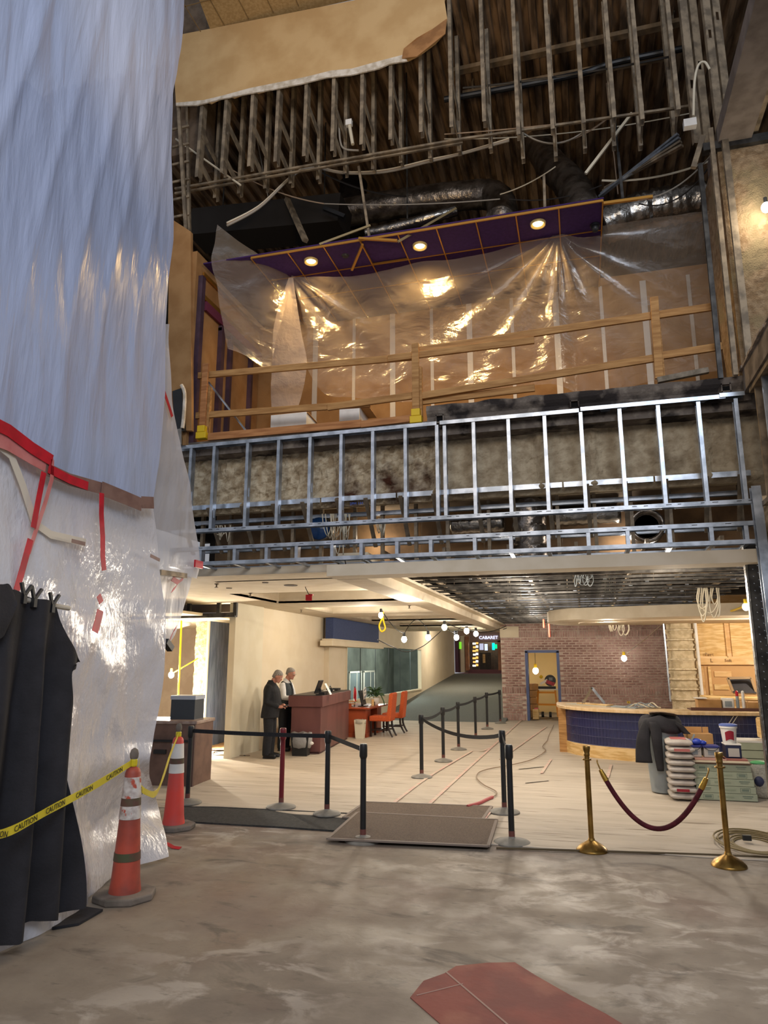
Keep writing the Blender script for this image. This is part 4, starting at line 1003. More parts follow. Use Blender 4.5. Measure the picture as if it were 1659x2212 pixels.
# mezzanine sheets, gathered at two pins: sheet folds radiate from them
pinA, pinB = PZ(630, 597, ZC), PZ(1205, 507, ZC)
YM = pinA.y
def mez_sheet(name, lb, rows_, pins, nu, nv_, m, amp=.05):
    g = patch(rows_, nu, nv_)
    for j in range(nv_):
        for i in range(nu):
            q = g[j][i]; e_ = .03 * nz(q.x * 2.2, q.z * 2.2) + .012 * nz(q.x * 7, q.z * 7)
            for pn, k in pins:
                dx, dz = q.x - pn.x, pn.z - q.z; r = math.hypot(dx, dz)
                th = math.atan2(dx, dz)
                e_ += amp * math.sin(th * k + 1.5 * nz(th * 2, r * .3)) * min(1, r * 2.5) * math.exp(-r * .55)
            g[j][i] = q + V((0, e_, 0))
    t = thing(name, lb, 'plastic sheet', rows_[-1][1]); MB().grid(g).build('sheet', m, t, smooth=2); return t
r0 = [(630, 597, 0), (700, 603, .05), (780, 597, .1), (850, 580, .1), (905, 566, .1), (980, 560, .1), (1060, 545, .1), (1150, 520, .05), (1205, 507, 0), (1250, 500, .1), (1300, 490, .1), (1420, 468, .1), (1535, 450, .1)]
def PYr(Y, pts, yy=None): return [PY(x, y if yy is None else yy, Y + d_) for x, y, d_ in pts]
Rm = []
for k, (ya, yb2, yo) in enumerate(((0, 0, 0), (.25, .25, .12), (.5, .5, .16), (.75, .75, .12), (1, 1, .08))):
    bt = [(655, 780), (700, 850), (770, 860), (830, 866), (880, 868), (960, 862), (1030, 862), (1110, 836), (1200, 832), (1260, 850), (1330, 842), (1440, 815), (1560, 802)]
    Rm.append([PY(a[0] + (c[0] - a[0]) * ya, a[1] + (c[1] - a[1]) * yb2, YM - .05 + a[2] + yo) for a, c in zip(r0, bt)])
mez_sheet('plastic_sheet', 'wide clear plastic sheet swagged across the mezzanine from two gathered points', Rm, [(pinA, 13), (pinB, 17)], 170, 100, film_m, .075)
mez_sheet('plastic_sheet', 'clear plastic sheet draped down the left end of the mezzanine', [
    [PY(470, 486, 8.0), PY(520, 525, 8.1), PY(575, 560, 8.3), PY(628, 600, YM)],
    [PY(458, 560, 8.0), PY(510, 590, 8.15), PY(570, 630, 8.3), PY(622, 640, YM - .05)],
    [PY(472, 640, 8.05), PY(515, 670, 8.2), PY(565, 690, 8.35), PY(612, 690, YM - .1)],
    [PY(488, 740, 8.1), PY(525, 752, 8.2), PY(560, 760, 8.35), PY(596, 740, YM - .15)],
    [PY(494, 752, 8.1), PY(530, 768, 8.2), PY(570, 795, 8.35), PY(588, 797, YM - .2)]], [(pinA, 9)], 50, 50, film_m, .03)
mez_sheet('plastic_sheet', 'narrow plastic strip hanging below the gathered corner of the mezzanine', [
    [PY(624, 600, YM - .1), PY(630, 600, YM - .1), PY(634, 600, YM - .1)],
    [PY(594, 700, YM - .05), PY(620, 700, YM), PY(648, 705, YM)],
    [PY(588, 790, YM), PY(620, 790, YM), PY(662, 788, YM)],
    [PY(586, 880, YM), PY(615, 885, YM), PY(645, 878, YM)]], [(pinA, 8)], 30, 40, film('strip_polythene', '#dfc9b4', .3, .25, (1.5, 1.5, 1.5), .4, .22, gmul=1.2), .02)

# ================================================ BLACK CURTAIN WITH CLAMPS
XC = -3.62
ct = thing('black_curtain', 'black cloth hung by clamps on a rail in front of the plastic', 'curtain', PX(90, 2010, XC))
topc = [(-240, 1240), (-90, 1262), (0, 1272), (32, 1276), (75, 1292), (98, 1296), (122, 1304), (135, 1345), (155, 1395), (177, 1430)]
botc = [(-240, 2150), (-90, 2080), (0, 2046), (32, 2034), (70, 1996), (88, 1990), (110, 1985), (140, 1975), (155, 1966), (170, 1958)]
midc = [(-240, 1560), (-90, 1560), (0, 1530), (32, 1530), (75, 1520), (98, 1510), (118, 1500), (130, 1490), (138, 1480), (141, 1468)]
m2 = [(-240, 1840), (-90, 1800), (0, 1780), (32, 1770), (75, 1760), (98, 1750), (120, 1745), (140, 1735), (150, 1730), (163, 1725)]
m1 = [(-240, 1420), (-90, 1420), (0, 1420), (32, 1420), (75, 1410), (98, 1410), (122, 1420), (138, 1430), (158, 1440), (172, 1434)]
g = patch([PXr(XC, q) for q in (topc, m1, midc, m2, botc)], 90, 70)
for j in range(70):
    for i in range(90):
        q = g[j][i]; t = j / 69
        e_ = (.02 + .05 * min(1, t * 2)) * math.sin(q.y * 20 + 1.0 * nz(q.y * 3, q.z * .4) * 2) + .015 * nz(q.y * 8, q.z)
        g[j][i] = V((q.x + e_, q.y, max(q.z, .02)))
MB().grid(g).build('cloth', blackcloth, ct, smooth=2)
MB().grid(patch([PXr(XC + .06, [(-60, 1255), (0, 1262), (20, 1262), (32, 1285)]), PXr(XC + .09, [(-60, 1330), (0, 1330), (25, 1325), (38, 1305)]), PXr(XC + .08, [(-60, 1400), (0, 1380), (15, 1360), (36, 1310)])], 16, 16)).build('folded_top', blackcloth, ct, smooth=2)
MB().prism([(p.x, p.y) for p in (PZ(108, 1990), PZ(112, 2010), PZ(170, 2000), PZ(222, 1970), PZ(170, 1962))][::-1], .004, .02).build('trailing_hem', blackcloth, ct)
MB().tube([PX(-240, 1240, XC - .03), PX(-60, 1272, XC - .03), PX(125, 1310, XC - .03), PX(149, 1314, XC - .03)], .018, 10).build('rail', M('rail_white', '#b9b2a4', .5), ct)
for x, y in ((52, 1288), (74, 1296), (113, 1308)):
    p = PX(x, y, XC)
    t = thing('spring_clamp', 'small black spring clamp on the curtain rail, %s' % {52: 'leftmost of three', 74: 'middle of three', 113: 'rightmost of three'}[x], 'clamp', p)
    q = MB(); q.bar(p, p + V((0, -.035, .09)), .02, .018); q.bar(p, p + V((0, .06, .08)), .02, .018); q.build('handles', black, t)
    MB().bar(p + V((0, 0, .01)), p - V((0, 0, .05)), .03, .03).build('jaw', black, t)

# ================================================ CONES AND CAUTION TAPE
def cone(loc, lb, bright, rz=0):
    t = thing('traffic_cone', lb, 'traffic cone', loc); om = orange2 if bright else orange
    pl = []
    for k in range(8):
        g_ = 2 * pi * k / 8 + pi / 8; pl.append((.235 * math.cos(g_) * (1.05), .235 * math.sin(g_)))
    MB().prism(pl, 0, .055).build('base', rubber, t, world=False, bev=.012)
    MB().lathe([(.125, .05), (.118, .10), (.112, .14), (.085, .55), (.062, .95), (.052, .98), (.02, 1.0)], n=24).build('body', om, t, world=False, smooth=True)
    def band(z0, z1, m): 
        r = lambda z: .112 + (z - .14) * (.062 - .112) / .81 + .003
        return MB().lathe([(r(z0) - .004, z0), (r(z0), z0), (r(z1), z1), (r(z1) - .004, z1)], n=24).build('band', m, t, world=False, smooth=True)
    band(.76, .92, refl if not bright else white); band(.70, .76, greenb); band(.60, .70, white if bright else refl)
    if not bright: band(.29, .35, greenb)
    MB().lathe([(.022, .99), (.022, 1.05), (.034, 1.07), (.036, 1.10), (.028, 1.13), (.008, 1.145)], n=14).build('handle', rubber, t, world=False, smooth=True)
    t.rotation_euler.z = rz; return t
p1, p2 = PZ(260, 1938) + V((.05, -.02, 0)), PZ(374, 1790)
c1 = cone(p1, 'worn orange channelizer cone nearest the viewer in front of the plastic', 0, .4)
c2 = cone(p2, 'brighter orange channelizer cone beside the wrapped crate', 1, .2)
ct2 = thing('caution_tape', 'yellow caution tape strung from the curtain across both cones', 'caution tape', p1 + V((0, 0, .6)))
def ctape(pts, n=30):
    q = crv(pts, n); ws = []
    for i in range(n):
        tw = .35 * math.sin(i * .5)
        ws.append(V((.0, .03 * math.sin(tw), .055 * math.cos(tw))))
    return q, MB().ribbon(q, ws, .0012).build('strip', tapey, ct2)
n1 = p1 + V((0, 0, 1.03)); n2 = p2 + V((0, 0, 1.02))
qa, _ = ctape([PX(-260, 1800, -3.42), PX(-40, 1802, -3.42), PX(20, 1796, -3.45), PX(110, 1748, -3.5), PX(200, 1700, -3.58), n1 + V((-.0, -.03, 0))])
qb, _ = ctape([n1 + V((.03, .03, 0)), PX(300, 1695, -3.62), PX(322, 1714, -3.66), PX(338, 1712, -3.75), PX(352, 1680, -3.9), PX(368, 1630, -4.2), n2])
MB().lathe([(.026, -.03), (.03, -.02), (.03, .02), (.026, .03)], n1, 12).build('knot', tapey, ct2); MB().lathe([(.026, -.03), (.032, -.02), (.032, .02), (.026, .03)], n2, 12).build('knot', tapey, ct2)
for q, i, fl in ((qa, 3, 0), (qa, 8, 0), (qa, 14, 0), (qa, 18, 0), (qa, 22, 0), (qa, 26, 0), (qb, 5, 0), (qb, 19, 1)):
    tq = (q[i + 1] - q[i - 1]).normalized()
    if fl: tq = -tq
    yv_ = (V((0, 0, 1)) - tq * tq.z).normalized(); zv = tq.cross(yv_)
    if zv.x < 0 and zv.y > 0: zv = -zv; tq = -tq
    text(ct2, 'caution_lettering', 'CAUTION', q[i] + zv * .004, .05, inkm, mat3=Matrix((tq, yv_, zv)).transposed(), ext=.0006)

# wrapped crate behind the far cone
pc = PZ(345, 1700)
t = thing('wrapped_crate', 'brown crate half wrapped in plastic beside the brighter cone', 'crate', (pc.x, pc.y, 0), .12)
MB().box((-.05, .4, .46), (1.1, .7, .92)).build('body', M('crate_brown', '#6d5449', .6, 0, '#5c463d', 5), t, world=False, bev=.01)
MB().box((-.05, .4, .93), (1.14, .74, .05)).build('lid', M('crate_lid', '#8a7468', .3, 0, '#a08f85', 8, .5), t, world=False, bev=.01)
for dx in (-.56, .46): MB().box((dx, .04, .46), (.09, .05, .9)).build('corner_rail', M('crate_dark%d' % (dx > 0), '#54403a', .6), t, world=False)
MB().box((-.05, .03, .66), (1.0, .03, .03)).build('strap', black, t, world=False)
MB().box((-.05, .035, .5), (.2, .03, .06)).build('handle', black, t, world=False)
t = thing('gear_box', 'small dark box with pale lid standing on the wrapped crate', 'box', (pc.x + .10, pc.y + .5, .955), .1)
MB().box((0, 0, .15), (.4, .35, .30)).build('body', M('slate', '#3a4046', .5), t, world=False); MB().box((0, 0, .33), (.42, .37, .06)).build('lid', M('pale_blue', '#a8b0bd', .4), t, world=False)

# ================================================ BELT STANCHIONS
def stanchion(px, py, lb, red=False, big=True, h=.97):
    p = PZ(px, py)
    p.z = paper_h(p.x, p.y) + .004 if p.y > 8.2 else .0
    t = thing('belt_stanchion', lb, 'stanchion', p, 0, 'retractable belt stanchions')
    pm = redpost if red else black
    rb = .19 if big else .17
    MB().lathe([(rb, 0), (rb, .012), (rb * .93, .022), (rb * .45, .045), (.036, .055), (.03, .07)], n=28).build('base', greybase, t, world=False, smooth=True)
    MB().lathe([(.0315, .05), (.0315, h - .1)], n=18).build('post', pm, t, world=False, smooth=True)
    MB().lathe([(.0325, .065), (.0325, .12)], n=18).build('post_foot', M('worn_red_foot', '#6b3f38', .6) if 'worn_red_foot' not in bpy.data.materials else bpy.data.materials['worn_red_foot'], t, world=False, smooth=True)
    MB().lathe([(.033, h - .145), (.043, h - .12), (.043, h - .015), (.04, h), (.036, h + .008), (.001, h + .01)], n=18).build('belt_head', pm, t, world=False, smooth=True)
    return t
def belting(t, o, droop=.02, z=.915):
    a, c = t.location + V((0, 0, z)), o.location + V((0, 0, z))
    q = sag(a, c, droop, 14)
    d = (c - a); d.z = 0; d.normalize()
    q[0] = q[0] + d * .04; q[-1] = q[-1] - d * .04
    MB().ribbon(q, (0, 0, .05), .0015).build('belt', belt, t)
st = {}
for k, px, py, lb, red, big in (
    ('n1', 784, 1817, 'black belt stanchion standing on the front corner of the brown mat', 0, 1),
    ('n2', 1106, 1821, 'black belt stanchion right of the brown mats, the nearer of two', 0, 1),
    ('n3', 1090, 1757, 'black belt stanchion right of the brown mats, the farther of two', 0, 1),
    ('m1', 706, 1763, 'black belt stanchion on the charcoal mat beside the brown mats', 0, 0),
    ('m2', 607, 1747, 'dark red belt stanchion in front of the podium', 1, 1),
    ('m3', 404, 1738, 'black belt stanchion at the left end by the far cone', 0, 1),
    ('a', 911, 1681, 'black belt stanchion at the near end of the long row into the lobby', 0, 0),
    ('b', 958, 1646, 'second black belt stanchion from the near end of the long row', 0, 0),
    ('c', 991, 1621, 'third black belt stanchion from the near end of the long row', 0, 0),
    ('d', 1028, 1596, 'fourth black belt stanchion from the near end of the long row', 0, 0),
    ('e', 1053, 1576, 'fifth black belt stanchion from the near end of the long row', 0, 0),
    ('f', 1081, 1563.5, 'last black belt stanchion of the long row, by the brick corner', 0, 0)):
    st[k] = stanchion(px, py, lb, red, big)
for a, c, d_ in (('m1', 'n1', .0), ('m3', 'm1', .01), ('n2', 'n3', .02), ('a', 'n3', .12), ('a', 'b', .05), ('b', 'c', .04), ('c', 'd', .03), ('d', 'e', .03), ('e', 'f', .02)):
    belting(st[a], st[c], d_)
# brass posts and velvet rope
def brass_post(px, py, lb):
    p = PZ(px, py); p.z = 0
    t = thing('brass_post', lb, 'stanchion', p, 0, 'brass rope posts')
    MB().lathe([(.155, 0), (.155, .012), (.15, .02), (.12, .05), (.06, .085), (.035, .10), (.03, .12)], n=32).build('base', brass, t, world=False, smooth=True)
    MB().lathe([(.026, .10), (.026, .93)], n=20).build('post', brass, t, world=False, smooth=True)
    MB().lathe([(.026, .90), (.030, .905), (.030, .925), (.028, .93), (.036, .965), (.038, .99), (.034, 1.0), (.001, .985)], n=20).build('cap', brass, t, world=False, smooth=True)
    MB().lathe([(.045, .86), (.05, .868), (.045, .876), (.027, .876), (.027, .86)], n=20).build('collar', brass, t, world=False, smooth=True)
    return t
b1 = brass_post(1279, 1838, 'brass rope post, the left of the pair, by the paper edge'); b2 = brass_post(1575, 1871, 'brass rope post, the right of the pair, nearer the viewer')
h1, h2 = b1.location + V((.06, 0, .87)), b2.location + V((-.06, 0, .87))
vr = thing('velvet_rope', 'dark red velvet rope slung between the two brass posts', 'rope', (h1 + h2) / 2 - V((0, 0, .6)))
q = sag(h1 + V((.04, 0, -.04)), h2 - V((.04, 0, .05)), .56, 40)
# fuller than a parabola: ropes hang straight-sided
MB().tube(q[3:-3], .024, 12).build('rope', velvet, vr, smooth=True)
for e_ in (q[:4], q[::-1][:4]): MB().tube([e_[1], e_[2], e_[3]], [.02, .026, .027], 12).build('end_cap', M('bright_brass%d' % len(bpy.data.materials), '#c29a45', .25, .9), vr, smooth=True)
for e_ in (q, q[::-1]): MB().tube(crv([e_[1], e_[0] + V((0, 0, .01)), e_[0] + V((0, .03, .03)), e_[0] + V((0, .0, .01))], 12), .007, 8).build('hook', brass, vr)

# mats
def mat_(name, lb, px, m, z=.008, h=.012, edge=None):
    pts = [PZ(x, y) for x, y in px]; c0 = sum(pts, V()) / len(pts); c0.z = z
    t = thing(name, lb, 'mat', c0)
    MB().prism([(p.x, p.y) for p in pts], z, z + h).build('pile', m, t)
    inn = [c0.lerp(p, .985) for p in pts]
    k = len(pts); bb = MB()
    for i in range(k):
        a, c = pts[i], pts[(i + 1) % k]; bb.bar(V((a.x, a.y, z + .006)), V((c.x, c.y, z + .006)), .035, h + .006)
    bb.build('rim', edge or m, t); return t
mat_('entrance_mat', 'long charcoal entrance mat under the left stanchions', [(385, 1745), (470, 1746), (760, 1760), (735, 1797), (600, 1788), (392, 1776)], matd, .004, .01)
mat_('entrance_mat', 'upper brown ribbed mat, half under the front one', [(790, 1737), (1062, 1747), (1040, 1779), (742, 1771)], matb, .02, .01, M('mat_rim', '#7d7066', .7))
mat_('entrance_mat', 'front brown ribbed mat nearest the viewer', [(772, 1763), (1073, 1779), (1055, 1837), (708, 1821)], matb, .034, .012, bpy.data.materials['mat_rim'])
# ================================================ PODIUM, DESK, CHAIRS
pd = thing('podium', 'reddish brown host podium with a raised top, the men stand behind it', 'podium', (-5.2, 13.98, 0), .12)
MB().box((-.32, 1.5, .50), (.62, 2.9, .90)).build('body', maple, pd, world=False, bev=.006)
MB().box((-.32, 1.5, .04), (.56, 2.84, .08)).build('plinth', M('podium_dark', '#4c2a2b', .5), pd, world=False)
MB().box((-.33, 1.5, 1.04), (.72, 2.98, .22)).build('top_hood', maple, pd, world=False, bev=.006)
MB().box((-.33, 1.5, 1.155), (.68, 2.9, .012)).build('writing_top', M('podium_top', '#241c1e', .4), pd, world=False)
R12 = Matrix.Rotation(.12, 3, 'Z')
def PD(x, y, z): return V((-5.2, 13.98, 0)) + R12 @ V((x, y, z))
t = thing('monitor', 'black monitor seen from behind, tilted on the podium', 'monitor', PD(-.16, .45, 1.16), .12)
MB().box((0, 0, .16), (.03, .36, .28), M=Matrix.Rotation(.35, 3, 'Y')).build('screen', black, t, world=False, bev=.006)
MB().bar((.05, 0, .0), (.02, 0, .12), .05, .05).build('stand', black, t, world=False); MB().box((.05, 0, .008), (.18, .22, .016)).build('foot', black, t, world=False)
MB().box((.10, .0, .03), (.12, .3, .05)).build('keyboard', black, t, world=False)
t = thing('paper_sheet', 'white printed sheet leaning on the podium monitor', 'paper', PD(.02, .55, 1.17), .12)
MB().box((0, 0, .10), (.004, .18, .26), M=Matrix.Rotation(-.5, 3, 'Y')).build('sheet', white, t, world=False)
for k in range(4): MB().box((.004 + .045 - k * .022, 0, .18 - k * .045), (.002, .11, .012), M=Matrix.Rotation(-.5, 3, 'Y')).build('print_line', M('print_grey', '#8f8f8f', .8) if k == 0 else bpy.data.materials['print_grey'], t, world=False)
t = thing('headset', 'black wire headset lying on the podium', 'headset', PD(-.2, 1.7, 1.17), .12)
MB().tube([V((0, .11 * math.cos(a), .10 * math.sin(a) + .02)) for a in [pi * i / 12 for i in range(13)]], .01, 8).build('band', black, t, world=False)
for s_ in (-1, 1): MB().lathe([(.001, -.015), (.04, -.012), (.04, .012), (.001, .015)], (0, .11 * s_, .03), 12, Matrix.Rotation(pi / 2, 3, 'X')).build('ear_pad', black, t, world=False)
t = thing('binder', 'black binder lying at the far end of the podium', 'binder', PD(-.3, 2.5, 1.17), .12)
MB().box((0, 0, .025), (.28, .35, .04)).build('cover', black, t, world=False); MB().box((0, -.5, .012), (.2, .3, .012)).build('papers', white, t, world=False)
t = thing('waste_bin', 'black waste bin with a knotted white liner at the foot of the podium', 'bin', PZ(650, 1633), .1)
MB().loft([[V((sx_ * a, sy * a * .75, z)) for sx_, sy in ((-1, -1), (1, -1), (1, 1), (-1, 1))] for z, a in ((0, .15), (.42, .185))]).build('bin', black, t, world=False, bev=.01)
MB().loft([[V((a * math.cos(g), a * .78 * math.sin(g), z + .015 * math.sin(5 * g))) for g in [2 * pi * k / 20 for k in range(20)]] for z, a in ((.17, .205), (.28, .225), (.44, .215), (.45, .16))]).build('liner', film('liner_film', '#cfcfcf', .15, .3), t, world=False, smooth=2)
MB().ell((.22, -.04, .25), (.05, .035, .035)).build('knot', white, t, world=False)

dk = thing('reception_desk', 'cherry wood reception desk with a kneehole, behind the podium', 'desk', (-5.25, 17.3, 0))
MB().b2((-6.1, 17.22, .68), (-5.14, 19.0, .72)).build('desktop', desk_m, dk, bev=.006)
for a, c, nm in (((-5.95, 17.30, 0), (-5.25, 17.72, .68), 'pedestal'), ((-5.95, 18.5, 0), (-5.30, 18.9, .68), 'pedestal'), ((-6.0, 17.3, 0), (-5.92, 18.9, .68), 'modesty_panel')): MB().b2(a, c).build(nm, desk_m, dk, bev=.005)
MB().b2((-5.98, 17.27, 0), (-5.22, 17.75, .10)).build('plinth', desk_m, dk, bev=.005); MB().b2((-5.98, 18.47, 0), (-5.27, 18.93, .10)).build('plinth', desk_m, dk, bev=.005)
MB().b2((-6.1, 17.24, .72), (-5.62, 17.30, .82)).build('gallery', desk_m, dk, bev=.004)
p = V((-5.48, 17.75, .72))
t = thing('monitor', 'black monitor seen from behind on the reception desk', 'monitor', p)
MB().box((0, 0, .22), (.04, .34, .36), M=Matrix.Rotation(-.25, 3, 'Y')).build('screen', black, t, world=False, bev=.008); MB().box((.02, 0, .01), (.2, .24, .02)).build('foot', black, t, world=False); MB().bar((0, 0, .02), (0, 0, .15), .05, .05).build('stand', black, t, world=False)
t = thing('closed_sign', 'small white card with dark bands taped to the reception monitor', 'sign', p + V((.08, -.05, .27)), .0)
cm = Matrix.Rotation(.25, 3, 'X')
MB().box((0, 0, .06), (.008, .24, .26), M=cm).build('card', white, t, world=False)
MB().box((.005, 0, .15), (.003, .21, .04), M=cm).build('dark_band', greyp, t, world=False); MB().box((.005, .02, -.03), (.003, .19, .06), M=cm).build('dark_band', greyp, t, world=False)
for k in range(4): MB().box((.006, -.07 + .05 * k, .065 + .0), (.002, .025, .05), M=cm).build('printed_mark', M('mark_grey', '#8a8a86', .8) if k == 0 else bpy.data.materials['mark_grey'], t, world=False)
p = PZ(816, 1524, .72)
t = thing('potted_plant', 'leafy green plant in a white pot on the corner of the reception desk', 'potted plant', V((-5.35, 18.45, .72)))
MB().lathe([(.08, 0), (.10, .02), (.115, .17), (.10, .17), (.09, .14), (.001, .14)], n=18).build('pot', white, t, world=False, smooth=True)
leafm = M('leaf_green', '#3f5f35', .5, 0, '#2f4a2a', 8)
lf = MB()
lf.add([(0, 0, 0), (.05, .02, .04), (.13, 0, .05), (.05, -.02, .04), (.20, 0, .01)], [(0, 1, 2, 3), (1, 4, 2), (3, 2, 4)])
l0 = lf.build('leaf', leafm, t, world=False)
for k in range(46):
    o = l0 if k == 0 else part(l0, t, (0, 0, 0))
    a_ = k * 2.4; o.location = (.05 * math.cos(a_), .05 * math.sin(a_), .18 + .17 * RN.random()); o.rotation_euler = (0, RN.uniform(-.9, .5), a_); o.scale = (RN.uniform(.8, 1.3),) * 3
for k in range(3): MB().tube(crv([(0.02, .02 * k, .2), (.12, .05 + .03 * k, .26), (.2, .10 + .03 * k, .10), (.22, .12 + .03 * k, -.02)], 8), .006, 5).build('stem', leafm, t, world=False)
for k, (x, y, hh, m, lb) in enumerate(((-5.75, 17.5, .10, white, 'crumpled papers heaped behind the desk gallery'), (-5.30, 18.1, .16, plypale, 'small pale upright card holder on the reception desk'))):
    t = thing('paper_heap' if k == 0 else 'card_holder', lb, 'papers' if k == 0 else 'card holder', (x, y, .72))
    if k == 0:
        for j in range(5): MB().box((.03 * j - .06, .02 * j, .012 + .03 * j), (.22, .2, .02), rz=.4 * j).build('papers', white if j % 2 else card, t, world=False)
    else:
        MB().box((0, 0, .08), (.06, .03, .16)).build('holder', plypale, t, world=False); MB().box((.02, .03, .05), (.05, .03, .1)).build('cup', black, t, world=False)
t = thing('red_lanyard_stand', 'slim stand with red and white lanyards on the reception desk', 'stand', (-5.62, 17.55, .72))
MB().tube([(0, 0, 0), (0, 0, .50)], .012, 8).build('pole', black, t, world=False)
for k in range(4): MB().ribbon(crv([(0, 0, .48), (.03 * math.cos(k * 1.6), .03 * math.sin(k * 1.6), .36), (.02 * math.cos(k), .03 * math.sin(k * 2), .14)], 8), (.02, .02, 0), .003).build('lanyard', redtape if k != 2 else white, t, world=False)
t = thing('white_bin', 'cream swing bin beside the reception desk', 'bin', V((-5.31, 17.03, .01)))
t.scale = (.8, .8, .95)
MB().loft([[V((sx_ * a, sy * a * .8, z)) for sx_, sy in ((-1, -1), (1, -1), (1, 1), (-1, 1))] for z, a in ((0, .12), (.46, .16))]).build('bin', M('bin_cream', '#d9d2bd', .5), t, world=False, bev=.01)
MB().loft([[V((a * math.cos(g), a * .85 * math.sin(g), z + .01 * math.sin(6 * g))) for g in [2 * pi * k / 20 for k in range(20)]] for z, a in ((.38, .185), (.46, .19), (.47, .15))]).build('liner', film('bin_liner', '#dcdad0', .1, .3), t, world=False, smooth=2)

def chair():
    t = thing('dining_chair', 'orange upholstered high back chair pulled up to the reception desk, the nearer one', 'chair', (0, 0, 0), 0, 'orange chairs')
    # faces -X; back toward +X
    s_ = MB(); s_.box((-.03, 0, .43), (.50, .46, .13)); s_.build('seat', orfab, t, world=False, bev=.03)
    pr = [(.17, .37), (.27, .37), (.31, .75), (.335, 1.03), (.30, 1.06), (.24, 1.03), (.21, .75), (.17, .5)]
    b_ = MB(); n = len(pr)
    b_.v += [V((x, -.23, z)) for x, z in pr] + [V((x, .23, z)) for x, z in pr]
    b_.f += [list(range(n)), list(range(2 * n - 1, n - 1, -1))] + [[i, (i + 1) % n + 0, (i + 1) % n + n, i + n][::-1] for i in range(n)]
    b_.build('backrest', orfab, t, world=False, bev=.015)
    for sy in (-1, 1):
        MB().bar((-.24, sy * .19, 0), (-.24, sy * .19, .38), .045, .045, (0, 1, 0)).build('leg', legm, t, world=False)
        MB().tube(crv([(.20, sy * .19, .38), (.21, sy * .19, .22), (.27, sy * .19, .08), (.32, sy * .19, 0)], 10), [.026] * 6 + [.022] * 4, 8).build('leg', legm, t, world=False, smooth=True)
        MB().bar((-.24, sy * .19, .16), (.22, sy * .19, .16), .02, .03).build('stretcher', legm, t, world=False)
    MB().bar((-.02, -.19, .16), (-.02, .19, .16), .02, .03).build('stretcher', legm, t, world=False)
    return t
ch = chair(); ch.location = (-4.93, 17.67, .02)
dup(ch, (-4.90, 18.72, .02), .06, 'orange upholstered high back chair at the reception desk, the one farther from the podium')

# ================================================ BAR COUNTER
base_ = crv([(-.52, 16.9, 0), (-.50, 16.2, 0), (-.42, 15.72, 0), (-.22, 15.30, 0), (.05, 15.0, 0), (.4, 14.75, 0), (.9, 14.56, 0), (1.5, 14.46, 0), (2.2, 14.45, 0), (3.0, 14.5, 0), (4.2, 14.62, 0)], 80)
# arc length table
AL = [0]
for a, c in zip(base_, base_[1:]): AL.append(AL[-1] + (c - a).length)
def along(s):
    for i in range(len(AL) - 1):
        if AL[i + 1] >= s:
            f = (s - AL[i]) / (AL[i + 1] - AL[i]); p = base_[i].lerp(base_[i + 1], f); d = (base_[i + 1] - base_[i]).normalized(); return p, d
    return base_[-1], (base_[-1] - base_[-2]).normalized()
ct_ = thing('bar_counter', 'curved bar counter faced with stacked navy tiles under a pale wooden top', 'counter', (1, 15, 0))
def strip_poly(off, depth=.7):
    fr_p, bk = [], []
    for i in range(60):
        p, d = along(AL[-1] * i / 59); nrm = V((d.y, -d.x, 0))
        fr_p.append(p + nrm * off); bk.append(p - nrm * depth)
    return fr_p, bk
def band_mesh(off, z0, z1, depth, name, m, bev=0):
    f_, k_ = strip_poly(off, depth); b = MB()
    for pts, z in ((f_, z0), (f_, z1), (k_, z1), (k_, z0)): b.v += [V((p.x, p.y, z)) for p in pts]
    n = 60
    for i in range(n - 1):
        for r in range(4):
            r2 = (r + 1) % 4; b.f.append([r * n + i, r * n + i + 1, r2 * n + i + 1, r2 * n + i])
    b.f += [[0, n, 2 * n, 3 * n], [n - 1, 4 * n - 1, 3 * n - 1, 2 * n - 1]]
    return b.build(name, m, ct_, bev=bev)
band_mesh(.0, .0, .24, .5, 'plinth', plypale); band_mesh(-.02, .22, .89, .5, 'body', grout)
band_mesh(.10, .885, .945, .62, 'countertop', M('maple_top', '#d9bd93', .4, 0, '#c9a97b', 3, st=(4, 4, 1)), .008)
MB().b2((-.56, 15.70, .0), (-.40, 15.85, .89)).build('end_post', wood, ct_, bev=.004)
tl0 = MB().box((0, 0, 0), (.066, .012, .178)).build('tile', navytile, ct_, world=False)
s_ = .62; k = 0; tot = 0
while s_ < AL[-1] - .05 and tot < 292:
    p, d = along(s_); nrm = V((d.y, -d.x, 0)); a_ = math.atan2(d.y, d.x)
    for r in range(4):
        l = p + nrm * (-.018 + .002 * RN.random()) + V((0, 0, .25 + .160 * r + .080)) - V((1, 15, 0)); rot = (0, 0, a_)
        if tot == 0: tl0.location = l; tl0.rotation_euler = rot
        else: part(tl0, ct_, l, rot)
        tot += 1
    s_ += .0715
rest_ = MB()
while s_ < AL[-1] - .05:
    p, d = along(s_); nrm = V((d.y, -d.x, 0)); a_ = math.atan2(d.y, d.x)
    for r in range(4): rest_.box(p + nrm * -.017 + V((0, 0, .33 + .160 * r)), (.066, .012, .152), rz=a_)
    s_ += .0715
if rest_.v: rest_.build('tilework', navytile, ct_)['kind'] = 'stuff'
bpy.data.meshes[tl0.data.name].transform(Matrix.Diagonal((1, 1, .152 / .178, 1)))
